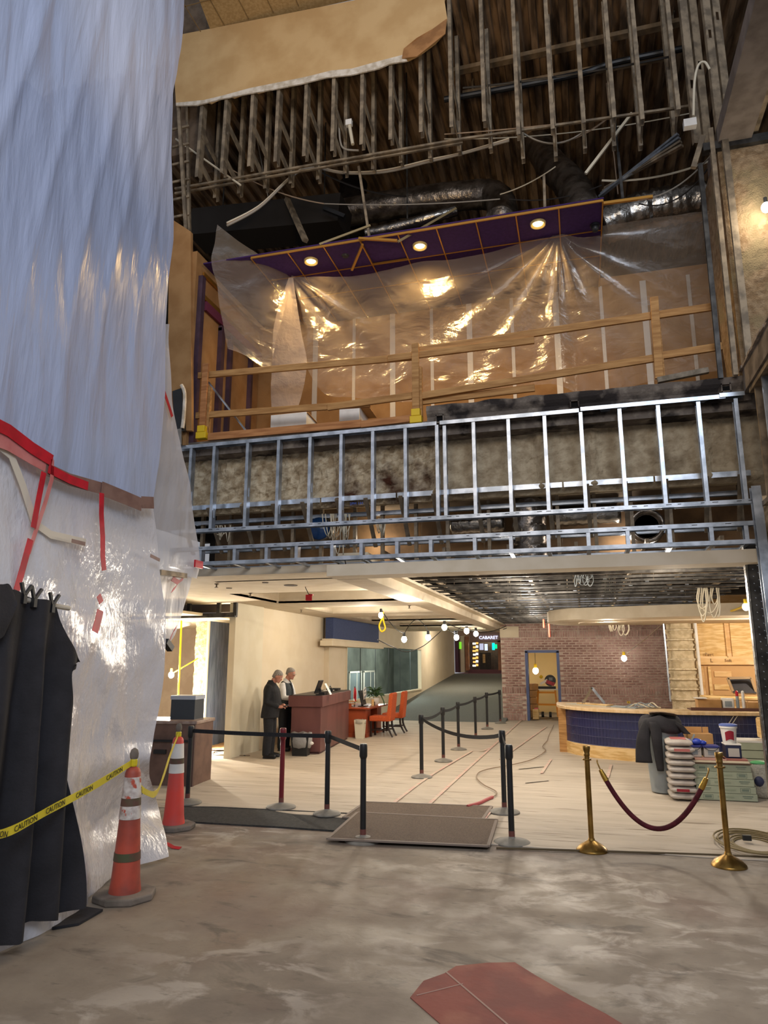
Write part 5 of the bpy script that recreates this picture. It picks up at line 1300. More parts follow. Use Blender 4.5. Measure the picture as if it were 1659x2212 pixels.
# things on and behind the counter
def simple(name, lb, cat, loc, parts, rz=0, group=None):
    t = thing(name, lb, cat, loc, rz, group)
    for nm, c, d, m in parts: MB().box(c, d).build(nm, m, t, world=False, bev=min(d) * .08)
    return t
simple('board_stack', 'thin pale boards lying on the left of the bar counter', 'boards', (.1, 15.7, .945), [('board', (0, 0, .012), (1.1, .3, .024), M('board_grey', '#b9b2a2', .7)), ('board', (.7, .1, .012), (.9, .25, .024), greyp), ('board', (.1, .02, .035), (.8, .2, .02), plypale)], -.75)
t = thing('tool_square', 'bent steel bracket standing on the bar counter in front of the bricks', 'bracket', (.15, 15.75, .97))
MB().bar((-.2, 0, 0), (0, 0, .34), .03, .05).build('arm', galvd, t, world=False); MB().bar((.0, 0, .34), (.24, 0, .02), .03, .05).build('arm', galv, t, world=False)
t = thing('cable_heap', 'small heap of white cable on the bar counter', 'cables', (1.0, 15.0, .95))
for k in range(6): MB().tube(crv([(-.25 + .08 * k, 0, .02), (-.1 + .07 * k, .04, .07 + .02 * (k % 3)), (.1 + .05 * k, -.03, .03), (.2 + .04 * k, .03, .02)], 12), .012, 6).build('loop', cable_w if k % 2 else greyp, t, world=False)
simple('number_tag', 'tiny yellow tag at the front edge of the bar counter', 'tag', PZ(1358, 1519, .945), [('card', (0, 0, .02), (.06, .02, .04), yellow), ('digit', (0, -.012, .02), (.02, .004, .02), inkm)])
p = V((2.55, 14.95, .945))
tr = simple('tray', 'dark tray of supplies on the right of the bar counter', 'tray', p, [('base', (0, 0, .01), (1.3, .45, .02), M('tray_brown', '#5a3a30', .5)), ('rim', (0, -.22, .03), (1.3, .02, .05), bpy.data.materials['tray_brown'])], .02)
simple('carton', 'open cardboard box standing on the tray', 'box', p + V((-.30, 0, .022)), [('body', (0, 0, .09), (.42, .3, .18), card), ('flap', (-.15, -.1, .2), (.2, .3, .015), white)])
simple('carton', 'short cardboard box at the right end of the tray', 'box', p + V((.47, 0, .022)), [('body', (0, 0, .07), (.26, .28, .14), card), ('lid', (-.12, 0, .145), (.03, .28, .012), M('lid_tan', '#c9a36f', .8))])
simple('joint_tub', 'white tub with grey print on the tray', 'tub', p + V((.03, -.02, .022)), [('body', (0, 0, .10), (.2, .2, .2), white), ('print', (0, -.104, .1), (.12, .004, .1), greyp)])
for dx, m, lb in ((.20, redtape, 'caulk tube with a red cap standing on the tray'), (.30, white, 'caulk tube with a white cap standing on the tray')):
    t = thing('caulk_tube', lb, 'tube', p + V((dx, -.06, .022)))
    MB().lathe([(.028, 0), (.028, .24), (.01, .25)], n=12).build('tube', greyp if dx < .25 else white, t, world=False); MB().lathe([(.026, .24), (.026, .32), (.01, .34)], n=12).build('cap', m, t, world=False)
t = thing('marker_tape', 'loop of pink tipped wire hanging over the counter front', 'wire', (2.45, 14.38, .5))
for dx in (-.03, .03): MB().tube(crv([(2.62 + dx, 14.42, .9), (2.5 + dx, 14.36, .75), (2.42 + dx, 14.38, .68)], 8), .006, 6).build('wire', cable_w, t)
MB().b2((2.36, 14.36, .60), (2.46, 14.38, .69)).build('tip', M('pink_tip', '#e0404f', .5), t)
# rough column and plywood back wall
cw = MB(); prof = []
for i in range(60):
    z = 3.0 * i / 59; r = .33 + (.05 if (z * 3.2) % 1 < .16 else 0); prof.append((r, z))
rings = []
for r, z in prof: rings.append([V((2.38 + (r + .012 * nz(a * 3, z * 9)) * math.cos(a), 19 + (r + .012 * nz(a * 3, z * 9)) * math.sin(a), z)) for a in [2 * pi * k / 36 for k in range(36)]])
colm = struct(cw.loft(rings).build('pillar_bar', M('rough_column', '#c9b899', .95, 0, '#b3a181', 10, .8, 50, .1), smooth=2))
for k in range(9): MB().lathe([(.34, -.03), (.385, -.012), (.385, .012), (.34, .03)], (2.38, 19, .95 + .235 * k), 30).build('band_ring', M('ring_plaster', '#d6c8ab', .95, 0, '#b9a88a', 14, .6) if k == 0 else bpy.data.materials['ring_plaster'], colm, smooth=True)
MB().tube([(1.98, 18.7, .9), (1.96, 18.7, 3.0)], .02, 8).build('conduit', galv, colm); MB().tube([(2.70, 18.68, .9), (2.68, 18.68, 3.0)], .035, 8).build('conduit', white, colm)
pw = struct(MB().b2((2.72, 18.95, 0), (5.0, 19.05, 3.85)).build('wall_plywood', ply))
def PW(x, y, d_=0): return PY(x, y, 18.95 - d_)
def pwbox(nm, x0, y0, x1, y1, d0, d1, m):
    a, c = PW(x0, y0), PW(x1, y1)
    return MB().b2((a.x, 18.95 - d0, a.z), (c.x, 18.95 - d1, c.z)).build(nm, m, pw)
pwbox('plywood_sheet', 1500, 1310, 1570, 1420, 0, .03, plypale); pwbox('plywood_sheet', 1572, 1318, 1640, 1420, 0, .04, plypale)
pwbox('frame_strip', 1500, 1418, 1640, 1436, 0, .09, ply); pwbox('frame_strip', 1500, 1310, 1518, 1512, 0, .09, ply); pwbox('frame_strip', 1562, 1322, 1570, 1420, 0, .09, ply)
pwbox('niche_panel', 1520, 1437, 1640, 1510, -.02, .01, M('niche_board', '#c49a66', .7)); pwbox('niche_strip', 1528, 1440, 1540, 1505, .01, .05, plypale); pwbox('niche_strip', 1542, 1450, 1580, 1462, .01, .04, ply); pwbox('niche_strip', 1542, 1478, 1575, 1490, .01, .04, plypale)
for tx, x, y, sz in (('Port', 1532, 1414, .11), ('L', 1537, 1427, .12), ('Soft', 1573, 1427, .10)): text(pw, 'pencil_note', tx, PW(x, y, .10), sz, inkb, (pi / 2, 0, 0))
sc_ = thing('black_screen', 'black framed panel leaning in the plywood niche above the bar', 'panel', PY(1600, 1507, 17.5))
a, c = PY(1572, 1464, 17.5), PY(1632, 1497, 17.5)
MB().plate([PY(1572, 1465, 17.6), PY(1622, 1464, 17.6), PY(1634, 1498, 17.4), PY(1584, 1496, 17.4)], (0, .05, 0)).build('panel', blackcloth, sc_)
for e0, e1 in (((1572, 1465), (1622, 1464)), ((1622, 1464), (1634, 1498)), ((1634, 1498), (1584, 1496)), ((1584, 1496), (1572, 1465))): MB().bar(PY(*e0, 17.45), PY(*e1, 17.45), .06, .05).build('frame_bar', M('frame_tan%d' % e0[0], '#8a7458', .6), sc_)
bk = thing('back_bar', 'plywood back bar cabinet under the niche, behind the counter', 'cabinet', (3.6, 17.2, 0)); MB().b2((2.6, 16.9, 0), (4.9, 18.0, 1.05)).build('body', ply, bk); MB().b2((2.55, 16.85, 1.05), (4.9, 18.0, 1.09)).build('top', plypale, bk)

# ================================================ BARREL AND BUILDING SUPPLIES
bc_ = V((1.03, 11.35, .02))
br = thing('barrel', 'tall grey plastic barrel with a black jacket over its rim', 'barrel', bc_)
MB().lathe([(.16, 0), (.18, .01), (.20, .3), (.225, .7), (.245, .92), (.255, .93), (.255, .955), (.23, .955), (.20, .7)], n=28).build('barrel', greyp, br, world=False, smooth=True)
jk = thing('black_jacket', 'black jacket draped over the grey barrel, sleeves hanging', 'jacket', bc_ + V((0, 0, .6)))
rows = []
for j in range(9):
    t_ = j / 8; r = .02 + .255 * min(1, t_ * 1.4); z = 1.05 - .03 * t_ - (.18 * max(0, t_ - .6) / .4)
    rows.append([V((r * math.cos(g) * 1.08, r * math.sin(g), z + .025 * math.sin(3 * g + t_))) + bc_ for g in [2 * pi * k / 28 for k in range(28)]])
b = MB().loft(rows); b.build('body', blackcloth, jk, smooth=2)
def drape(name, pts, ws, m):
    b = MB(); rr = []
    for p_, w_ in zip(crv(pts, 12), [ws[0] + (ws[1] - ws[0]) * k / 11 for k in range(12)]):
        q = []
        for k in range(12):
            g = 2 * pi * k / 12; q.append(V(p_) + V((w_ * math.cos(g), .045 * math.sin(g), .0)) + bc_)
        rr.append(q)
    b.loft(rr); return b.build(name, m, jk, smooth=2)
drape('sleeve', [(-.16, -.14, 1.0), (-.24, -.2, .82), (-.27, -.22, .62), (-.27, -.23, .42)], (.07, .115), blackcloth)
drape('sleeve', [(-.08, -.22, .98), (-.08, -.28, .75), (-.07, -.27, .50), (-.06, -.26, .32)], (.085, .045), blackcloth)
drape('sleeve', [(.14, -.12, 1.0), (.24, -.16, .93), (.30, -.16, .86), (.34, -.16, .82)], (.06, .05), blackcloth)
rows = [[V((x_, .0 + y_, 1.04 + .05 * math.cos(x_ * 5) + .02 * math.sin(y_ * 30))) + bc_ for x_ in [-.14 + .36 * i / 10 for i in range(11)]] for y_ in [-.16 + .04 * j for j in range(6)]]
MB().grid(rows).build('lining', M('tan_lining', '#8a7762', .8, 0, '#6b5a49', 20), jk, smooth=2)
# stack of white bags
for k in range(9):
    z = .02 + k * .086
    t = thing('mortar_bag', 'white paper bag in the stack left of the long boxes, %s' % ['at the bottom', 'second from the bottom', 'third from the bottom', 'fourth from the bottom', 'in the middle', 'fourth from the top', 'third from the top', 'second from the top', 'topmost, with a red patch'][k], 'bag', (1.215 + .008 * math.sin(k * 2), 10.98, z), .03 * math.sin(k * 3), 'stacked mortar bags')
    rings = []
    for i in range(9):
        u = -1 + 2 * i / 8; e = (1 - abs(u) ** 6) ** .5
        rings.append([V((.17 * u, .26 * math.copysign(abs(math.cos(g)) ** .6, math.cos(g)) * (.92 + .08 * e), (.045) + .046 * math.copysign(abs(math.sin(g)) ** .7, math.sin(g)) * (.4 + .6 * e) + .005 * nz(u * 3 + k, math.cos(g) * 3))) for g in [2 * pi * q / 16 for q in range(16)]])
    MB().loft(rings).build('bag', M('bag_paper', '#b9b1a8', .6, 0, '#a79d95', 6, .4, 15) if k == 0 else bpy.data.materials['bag_paper'], t, world=False, smooth=2)
    if k in (1, 7, 8): MB().box((-.02 if k == 1 else 0, -.262 if k < 8 else 0, (.045 if k < 8 else .090)), (.16 if k == 1 else .2, .01, .035) if k < 8 else (.2, .3, .008)).build('red_print', M('bag_red%d' % k, ('#8e2431', '#6d4038', '#b56a66')[(k - 1) // 3 if k < 8 else 2], .7), t, world=False)
boxm = M('pale_green_carton', '#a5ab94', .8, 0, '#9aa08a', 3); prt = M('carton_print', '#6d7a6c', .8)
for k in range(5):
    t = thing('tile_carton', 'long pale green carton in the stack by the right brass post, %s' % ['the bottom one', 'second from the bottom', 'the middle one', 'second from the top', 'the top one'][k], 'box', (1.765 - .012 * k, 11.12, .02 + .092 * k), .03 + .004 * math.sin(k * 2), 'stacked long cartons')
    MB().box((0, 0, .045), (.74, .46, .088)).build('carton', boxm, t, world=False, bev=.004)
    sd = -1 if k % 2 == 0 else 1
    q = MB()
    for dz in (-.026, .026): q.box((sd * .24, -.2312, .045 + dz), (.12, .003, .004))
    for dx in (-.06, .06): q.box((sd * .24 + dx, -.2312, .045), (.004, .003, .056))
    q.box((sd * .24, -.2312, .046), (.085, .003, .026)); q.build('logo_frame', prt, t, world=False)
    MB().box((-sd * .25, -.2312, .062), (.13, .003, .010)).build('print_line', prt, t, world=False); MB().box((-sd * .25, -.2312, .040), (.10, .003, .006)).build('print_line', prt, t, world=False)
    MB().box((sd * .02, -.2312, .048), (.20, .003, .018)).build('print_title', M('print_soft%d' % k, '#8d967f', .8), t, world=False)
zt = .02 + .092 * 5
t = thing('flat_boards', 'loose pink and cream board offcuts on top of the long cartons', 'boards', (1.72, 11.1, zt), .02)
for k, (dx, dy, dz, L_, w_, m) in enumerate(((0, 0, .012, .76, .44, M('offcut_brown', '#6f5a4c', .8)), (-.02, -.02, .035, .74, .46, M('offcut_cream', '#cfc0a6', .8)), (-.12, -.10, .058, .40, .2, M('offcut_pink', '#b98f80', .8)), (.2, -.05, .058, .3, .26, M('offcut_red', '#9a6258', .8)))):
    MB().box((dx, dy, dz), (L_, w_, .02)).build('board', m, t, world=False)
zb = zt + .07
wb_m = M('tub_white', '#b3aea6', .6); bl_m = M('tub_blue', '#2c3277', .5)
for k, (dx, lb) in enumerate(((-.33, 'white tub with a blue lid on the offcuts, left one'), (-.10, 'white tub with a blue lid on the offcuts, middle one'))):
    t = thing('grout_tub', lb, 'tub', (1.74 + dx, 11.12, zb), .05, 'blue lidded tubs')
    MB().box((0, 0, .065), (.20, .22, .13)).build('tub', wb_m, t, world=False, bev=.01); MB().box((0, 0, .14), (.22, .24, .03)).build('lid', bl_m, t, world=False, bev=.008); MB().box((.0, -.112, .065), (.1, .004, .06)).build('label_patch', greyp, t, world=False)
    MB().tube(crv([(-.1, -.12, .15), (-.05, -.125, .10), (.05, -.125, .10), (.1, -.12, .15)], 10), .004, 5).build('handle', black, t, world=False)
t = thing('grout_tub', 'dark tub with a grey front panel, under the white bucket', 'tub', (1.92, 11.12, zb), .03)
MB().box((0, 0, .085), (.2, .22, .17)).build('tub', M('tub_dark', '#1f2440', .5), t, world=False, bev=.01); MB().box((.0, -.112, .075), (.14, .004, .11)).build('front_panel', wb_m, t, world=False); MB().box((0, 0, .18), (.21, .23, .02)).build('lid', white, t, world=False, bev=.006)
t = thing('bucket', 'white bucket with a red patch and a blue lid, on top of the dark tub', 'bucket', (1.90, 11.12, zb + .192))
MB().lathe([(.085, 0), (.105, .20), (.115, .20), (.115, .235), (.10, .24)], n=24).build('pail', white, t, world=False, smooth=True); MB().lathe([(.118, .225), (.118, .245), (.09, .255), (.001, .255)], n=24).build('lid', M('lid_blue', '#5c6fb0', .5), t, world=False, smooth=True)
b = MB(); g_ = [[V(((.098 + .02 * (z - .03) / .2 * .8) * math.cos(a_), (.098 + .02 * (z - .03) / .2 * .8) * math.sin(a_), z + .02 * math.sin(a_ * 3))) for a_ in [-2.2 + 1.1 * i / 8 for i in range(9)]] for z in (.035, .075, .115, .15)]
b.grid(g_).build('red_patch', M('bucket_red', '#8e1d2e', .6), t, world=False)
t = thing('open_carton', 'open cardboard box behind the tubs, flaps up', 'box', (1.55, 11.45, zb), .1)
q = MB(); q.box((0, 0, .14), (.34, .22, .28)); q.build('body', card, t, world=False); MB().box((-.05, .11, .30), (.26, .01, .12)).build('flap', card, t, world=False); MB().box((.13, .11, .30), (.08, .01, .12)).build('flap', card, t, world=False)
t = thing('blue_gloves', 'crumpled blue plastic bag and grey tool on the left tub', 'bag', (1.45, 11.1, zb + .158))
gm = M('blue_film', '#4258c8', .4, 0, '#3146a8', 8)
for dx, sz in ((-.10, .06), (.02, .065), (.10, .045)): MB().ell((dx, 0, sz * .6), (sz * 1.2, sz, sz * .7), 12, 8).build('crumple', gm, t, world=False, smooth=2)
MB().bar((-.06, -.03, .03), (0, -.03, .14), .02, .02).build('tool', greyp, t, world=False)
t = thing('plastic_bag', 'bulging clear bag with a green top right of the long cartons', 'bag', (2.30, 11.3, .02))
MB().lathe([(.10, 0), (.15, .05), (.16, .18), (.15, .32), (.16, .40), (.12, .44), (.001, .46)], n=22).build('bag', film('bag_film', '#c9c6bd', .1, .25, (3, 3, 3), .9), t, world=False, smooth=2); MB().ell((-.02, -.02, .45), (.12, .1, .03)).build('green_top', M('green_top', '#57a86a', .5), t, world=False, smooth=2); MB().ell((-.06, -.13, .22), (.07, .04, .07)).build('dark_content', M('bag_navy', '#30334f', .6), t, world=False, smooth=2)
for k in range(4):
    t = thing('tile_carton', 'pale green carton stacked against the counter at the right, %s' % ['bottom', 'second up', 'third up', 'white topped uppermost'][k], 'box', (2.75, 13.6, .02 + .13 * k), 0, 'cartons by the counter')
    MB().box((0, 0, .062), (.75, .5, .12)).build('carton', boxm, t, world=False, bev=.004)
    if k == 3: MB().box((0, 0, .135), (.76, .51, .03)).build('lid', white, t, world=False)
simple('tan_carton', 'small tan box on the white topped cartons by the counter', 'box', (2.92, 13.6, .585), [('body', (0, 0, .16), (.26, .3, .32), plypale), ('flap', (0, -.1, .33), (.28, .2, .02), plypale)])
# cable coil and long cords
t = thing('cord_coil', 'coiled tan extension cord on the floor at the right edge', 'cord', PZ(1625, 1828))
c0 = PZ(1632, 1830)
for k in range(6): MB().tube([c0 + V(((.20 + .03 * k) * math.cos(a_) + .03 * math.sin(k), (.28 + .05 * k) * math.sin(a_), .02 + .008 * k)) for a_ in [2 * pi * i / 28 for i in range(29)]], .009, 6).build('loop', M('cord_tan', '#7d6d48', .6) if k == 0 else bpy.data.materials['cord_tan'], t, smooth=2)
MB().tube(crv([c0 + V((-.35, .1, .03)), c0 + V((-.1, .5, .03)), c0 + V((.2, .55, .03)), c0 + V((.5, .6, .03))], 16), .009, 6).build('tail', bpy.data.materials['cord_tan'], t)
MB().box(c0 + V((-.05, .12, .06)), (.08, .05, .05)).build('plug', black, t)
t = thing('extension_cord', 'thin brown extension cord snaking from the doorway over the paper', 'cord', PZ(1120, 1650))
MB().tube(crv([PZ(x, y, .035) for x, y in ((1196, 1566), (1185, 1590), (1182, 1600), (1172, 1612), (1178, 1622), (1150, 1640), (1105, 1652), (1060, 1660), (1035, 1668), (1030, 1680), (1045, 1695), (1070, 1708), (1072, 1716), (1062, 1722))], 60), .008, 6).build('cord', cable_b, t)
MB().tube(crv([PZ(x, y, .03) for x, y in ((1064, 1722), (1050, 1728), (1035, 1735), (1010, 1742))], 14), .022, 6).build('red_end', M('cord_red', '#a5484a', .6), t)

# back room behind the doorway
p = V((-1.25, 25.5, 0))
t = thing('saw_stand', 'yellow folding saw stand with white top in the room behind the doorway', 'saw stand', p)
ym = M('stand_orange', '#e2951a', .5)
for x0, x1 in ((-.28, -.38), (.28, .34)):
    for y_ in (-.2, .25): MB().bar((x0, 0, .88), (x1, y_, 0), .05, .05, (0, 1, 0)).build('leg', ym, t, world=False)
for z in (.40, .80): MB().bar((-.32, -.1, z), (.32, -.1, z), .04, .06).build('cross_bar', ym, t, world=False)
MB().box((0, 0, .90), (.95, .4, .04)).build('top', white, t, world=False)
for x_ in (-.15, .1): MB().lathe([(.02, -.04), (.09, -.04), (.09, .04), (.02, .04)], (x_, -.3, .09), 14, Matrix.Rotation(pi / 2, 3, 'Y')).build('wheel', black, t, world=False)
t = thing('mitre_saw', 'red and black mitre saw standing on the yellow stand', 'saw', p + V((0, -.02, .92)))
MB().box((0, 0, .04), (.62, .3, .08)).build('base', M('saw_black', '#1b1b1d', .5), t, world=False)
MB().lathe([(.001, -.03), (.19, -.03), (.19, .03), (.001, .03)], (.14, -.1, .28), 22, Matrix.Rotation(pi / 2, 3, 'X')).build('blade_guard', black, t, world=False)
MB().box((.14, -.16, .20), (.28, .05, .12), M=Matrix.Rotation(.35, 3, 'Y')).build('red_housing', redtape, t, world=False); MB().box((.16, -.15, .33), (.12, .04, .1)).build('grey_plate', greyp, t, world=False)
MB().bar((-.2, -.1, .16), (.05, -.1, .3), .08, .08).build('motor_arm', white, t, world=False); MB().ell((-.16, -.12, .40), (.06, .05, .06)).build('yellow_knob', yellow, t, world=False)
for k in range(5):
    simple('carton', 'brown carton in the stack inside the doorway, %s' % ['lowest', 'second from below', 'middle', 'second from the top', 'topmost'][k], 'box', (-1.72 + .03 * math.sin(k * 2), 24.7, .22 * k + .02), [('body', (0, 0, .108), (.36, .4, .21), card), ('tape', (0, -.202, .108), (.05, .003, .2), M('pack_tape%d' % k, '#a57d4d', .5))], .06 * k, 'cartons inside the doorway')
simple('paint_can', 'small pink and cream can on the doorway floor', 'can', (-1.55, 23.95, .02), [('body', (0, 0, .16), (.2, .2, .32), plypale), ('top', (.02, 0, .33), (.12, .14, .05), M('can_pink', '#dd6f73', .6))])

# ================================================ STRING OF WORK BULBS
def bulb(px, py, Y, lb, e, r=.05, col=(1, .89, .74)):
    p = PY(px, py, Y)
    t = thing('work_bulb', lb, 'lamp', p)
    MB().ell(p, (r, r, r * 1.15)).build('bulb', bulbm, t, smooth=2); MB().lathe([(r * .5, r), (r * .5, r * 2.4)], p, 10).build('socket', black if px < 1100 else cable_y, t)
    if e: lamp('work_bulb_light', 'POINT', p, e, col, r)
    return p
BP = [bulb(823, 1329, 13.0, 'bare bulb of the lobby string, the near one beside the yellow cord loop', 200),
      bulb(873, 1381, 17.5, 'bare bulb of the lobby string, low and left, in front of the cream wall', 220, .07), bulb(925, 1377, 20, 'bare bulb of the lobby string, second low one in front of the cream wall', 200, .08),
      bulb(960, 1355, 20.5, 'bare bulb of the lobby string, highest of the far group', 200, .08), bulb(986, 1377, 24, 'bare bulb of the lobby string, lowest of the far group beside the shop', 90, .09),
      bulb(1008, 1363, 24, 'bare bulb of the lobby string, third from the right by the shop sign', 90, .09), bulb(1028, 1369, 26, 'bare bulb of the lobby string, rightmost beside the shop sign', 90, .09)]
bulb(1348, 1422, 22.6, 'bare bulb hanging in front of the brick wall', 480, .08); bulb(1611, 1311, 14.3, 'bare bulb at the steel corner post above the bar', 480, .06, (1, .88, .7)); bulb(1157, 1449, 26, 'bare bulb in the room behind the doorway', 480, .10)
q_ = PY(1157, 1449, 26); MB().tube([q_ + V((0, 0, .2)), V((q_.x, q_.y, 2.72))], .008, 6).build('wire', cable_d, [o for o in C.objects if o.type == 'EMPTY' and o.name.startswith('work_bulb')][-1])
# added unseen point lamps without bulbs, filling the lobby with light
for x, y in ((-1.0, 10.5), (1.2, 10.0), (-2.9, 11.5), (-1.0, 14.0), (.6, 17.5), (-1.2, 19.5), (-4.6, 15.2)):
    lamp('work_bulb_light', 'POINT', (x, y, 2.75), 105, (1, .89, .74), .06)
lamp('work_bulb_light', 'POINT', (4.3, 16.3, 2.6), 260, (1, .89, .74), .06); lamp('work_bulb_light', 'POINT', (-5.0, 31, 3.0), 160, (1, .89, .74), .1)  # added fills with no bulb, for the plywood wall and the corridor
lamp('work_bulb_light', 'POINT', (-.5, 12.5, 3.5), 130, (1, .9, .78), .06); lamp('work_bulb_light', 'POINT', (.5, 18.5, 3.5), 130, (1, .86, .68), .06)  # added fills above the lattice to brighten the slab
sw_ = thing('bulb_string_wire', 'thin black wire of the lobby bulb string looping between the bulbs', 'wire', BP[0])
for a, c, d_ in ((BP[0], BP[1], .10), (BP[1], BP[2], -.35), (BP[3], BP[4], .1), (BP[4], BP[5], -.12), (BP[5], BP[6], .08)): MB().tube(sag(a + V((0, 0, .12)), c + V((0, 0, .16)), d_, 14), .010, 6).build('wire', cable_d, sw_)
MB().tube(crv([PY(816, 1382, 16), PY(850, 1398, 17), PY(880, 1408, 18), PY(915, 1395, 19.5), PY(945, 1370, 20), PY(958, 1357, 20.4)], 24), .012, 6).build('wire', cable_d, sw_)
MB().tube(sag(BP[6] + V((0, 0, .16)), PY(1094, 1357, 23.2), .1, 12), .012, 6).build('wire', cable_d, sw_); MB().tube(sag(BP[3] + V((0, 0, .16)), PY(1094, 1352, 23.2), .25, 14), .012, 6).build('wire', cable_d, sw_)
t = thing('yellow_cord_loop', 'yellow cord looped under the near lobby bulb', 'cord', PY(825, 1362, 13))
MB().tube(crv([PY(828, 1322, 13), PY(826, 1335, 13), PY(819, 1352, 13), PY(824, 1364, 13), PY(832, 1358, 13), PY(829, 1344, 13), PY(826, 1330, 13)], 26), .016, 6).build('cord', cable_y, t)
t = thing('yellow_feed_cord', 'yellow cord running from the plywood wall to the bulb at the corner post', 'cord', PY(1560, 1325, 14))
MB().tube(sag(PY(1555, 1325, 18), PY(1611, 1308, 14.3), .02, 8), .02, 6).build('cord', cable_y, t)
t = thing('bulb_feed_cord', 'tan cord sagging down to the bulb in front of the brick wall', 'cord', PY(1390, 1380, 20))
MB().tube(crv([PY(1440, 1315, 19), PY(1439, 1338, 19), PY(1400, 1375, 20.6), PY(1355, 1410, 22.4)], 18), .014, 6).build('cord', cable_b, t)
t = thing('red_tag', 'red tag dangling on a wire under the lobby ceiling', 'tag', PY(667, 1290, 10.4))
MB().tube([PY(657, 1258, 10.4), PY(660, 1270, 10.4), PY(668, 1286, 10.4)], .006, 5).build('wire', cable_d, t); MB().box(PY(667, 1291, 10.4), (.10, .03, .09), rz=.4).build('tag', redtape, t); MB().bar(PY(668, 1284, 10.4), PY(676, 1285, 10.4), .03, .02).build('ribbon', redtape, t)
for x0, y0, x1, y1, lb in ((1185, 1330, 1187, 1376, 'longer red rod hanging in front of the brick wall'), (1174, 1338, 1175, 1356, 'shorter red rod hanging in front of the brick wall')):
    t = thing('red_rod', lb, 'rod', PY(x0, y1, 20)); MB().tube([PY(x0, y0, 20), PY(x1, y1, 20)], .025, 8).build('rod', M('coral_rod%d' % y1, '#e2553f', .5), t); MB().tube([PY(x0, y0 - 30, 20), PY(x0, y0, 20)], .008, 5).build('wire', cable_d, t)
def loops(name, lb, px, py, Y, n, wd, hg, m, seed, r=.012):
    rr = random.Random(seed); t = thing(name, lb, 'cables', PY(px, py, Y))
    for k in range(n):
        x0 = px + rr.uniform(-wd, wd) * .5; x1 = x0 + rr.uniform(-wd, wd) * .5; h_ = hg * rr.uniform(.4, 1)
        MB().tube(crv([PY(x0, py - hg, Y), PY(x0 - 3, py - hg + h_ * .6, Y + .05), PY((x0 + x1) / 2, py - hg + h_, Y), PY(x1 + 3, py - hg + h_ * .6, Y - .05), PY(x1, py - hg, Y)], 20), r, 6).build('loop', m, t, smooth=2)
loops('cable_loops', 'big pale cable loops hanging from the lattice at the right', 1535, 1350, 12.0, 8, 54, 80, cable_w, 3, .010); loops('cable_loops', 'white cable tuft hanging before the top of the brick wall', 1335, 1376, 19, 8, 28, 34, cable_w, 4); loops('cable_loops', 'thin cable coil tucked in the middle of the lattice', 1258, 1268, 10.5, 7, 30, 30, greyp, 5, .006)
loops('cable_loops', 'dark cable loop hanging below the parapet frame', 725, 1238, 8.2, 1, 30, 32, cable_d, 6, .006); loops('cable_loops', 'bundle of pale cables spilling through the parapet frame beside the blue duct', 740, 1200, 8.35, 14, 50, 90, cable_w, 7, .006); loops('cable_loops', 'white wire loops behind the left parapet studs', 478, 1180, 8.3, 5, 40, 45, cable_w, 8, .006); loops('cable_loops', 'thin white wires beside the second stud bay right of the blue duct', 822, 1170, 8.3, 4, 30, 50, cable_w, 9, .006)

# ducts in the parapet cavity
t = thing('capped_duct', 'foil duct end wrapped in blue film behind the parapet studs', 'duct', PY(690, 1150, 8.7))
c0 = PY(690, 1142, 8.55)
MB().lathe([(.17, 0), (.175, .1), (.165, .2), (.17, .3), (.165, .5)], c0, 22, Matrix.Rotation(-pi / 2, 3, 'X')).build('jacket', foil, t, smooth=2)
MB().lathe([(.145, -.04), (.155, .02), (.15, .05), (.001, .0)], c0, 20, Matrix.Rotation(-pi / 2, 3, 'X')).build('blue_cap', M('blue_cap', '#1d3f6d', .3, 0, '#173152', 5, .4), t, smooth=2)
for px, py, r, lb, opn in ((1398, 1135, .20, 'large foil flexible duct with an open black mouth behind the right studs', 1), (1145, 1140, .20, 'dark crinkled duct standing behind the middle studs', 0)):
    c0 = PY(px, py, 8.75); t = thing('flex_duct', lb, 'duct', c0)
    if opn:
        MB().lathe([(r * .72, .06), (r * .75, .0), (r, -.02), (r * 1.05, .05), (r, .1), (r * 1.05, .15), (r, .2), (r * 1.04, .25), (r, .5)], c0, 24, Matrix.Rotation(-pi / 2, 3, 'X')).build('jacket', foildk, t, smooth=2); MB().lathe([(.001, .08), (r * .74, .08), (r * .7, .06)], c0, 20, Matrix.Rotation(-pi / 2, 3, 'X')).build('mouth', M('duct_mouth_shade', '#080808', .9), t)  # mouth is a black disc standing in for the shade inside
    else: MB().tube([c0 + V((.02 * math.sin(k), 0, -.42 + k * .04)) for k in range(21)], [r * (.95 + .07 * (k % 2)) for k in range(21)], 18).build('jacket', foildk, t, smooth=2)
for px0, px1, py, Y, lb in ((975, 1090, 1135, 9.0, 'silver foil duct section behind the studs right of the post'), (1195, 1340, 1115, 9.0, 'silver foil duct section left of the open black mouth')):
    a, c = PY(px0, py, Y), PY(px1, py - 8, Y); t = thing('flex_duct', lb, 'duct', a)
    MB().tube([a.lerp(c, k / 16) for k in range(17)], [.14 * (.95 + .08 * (k % 2)) for k in range(17)], 16).build('jacket', foil, t, smooth=2)

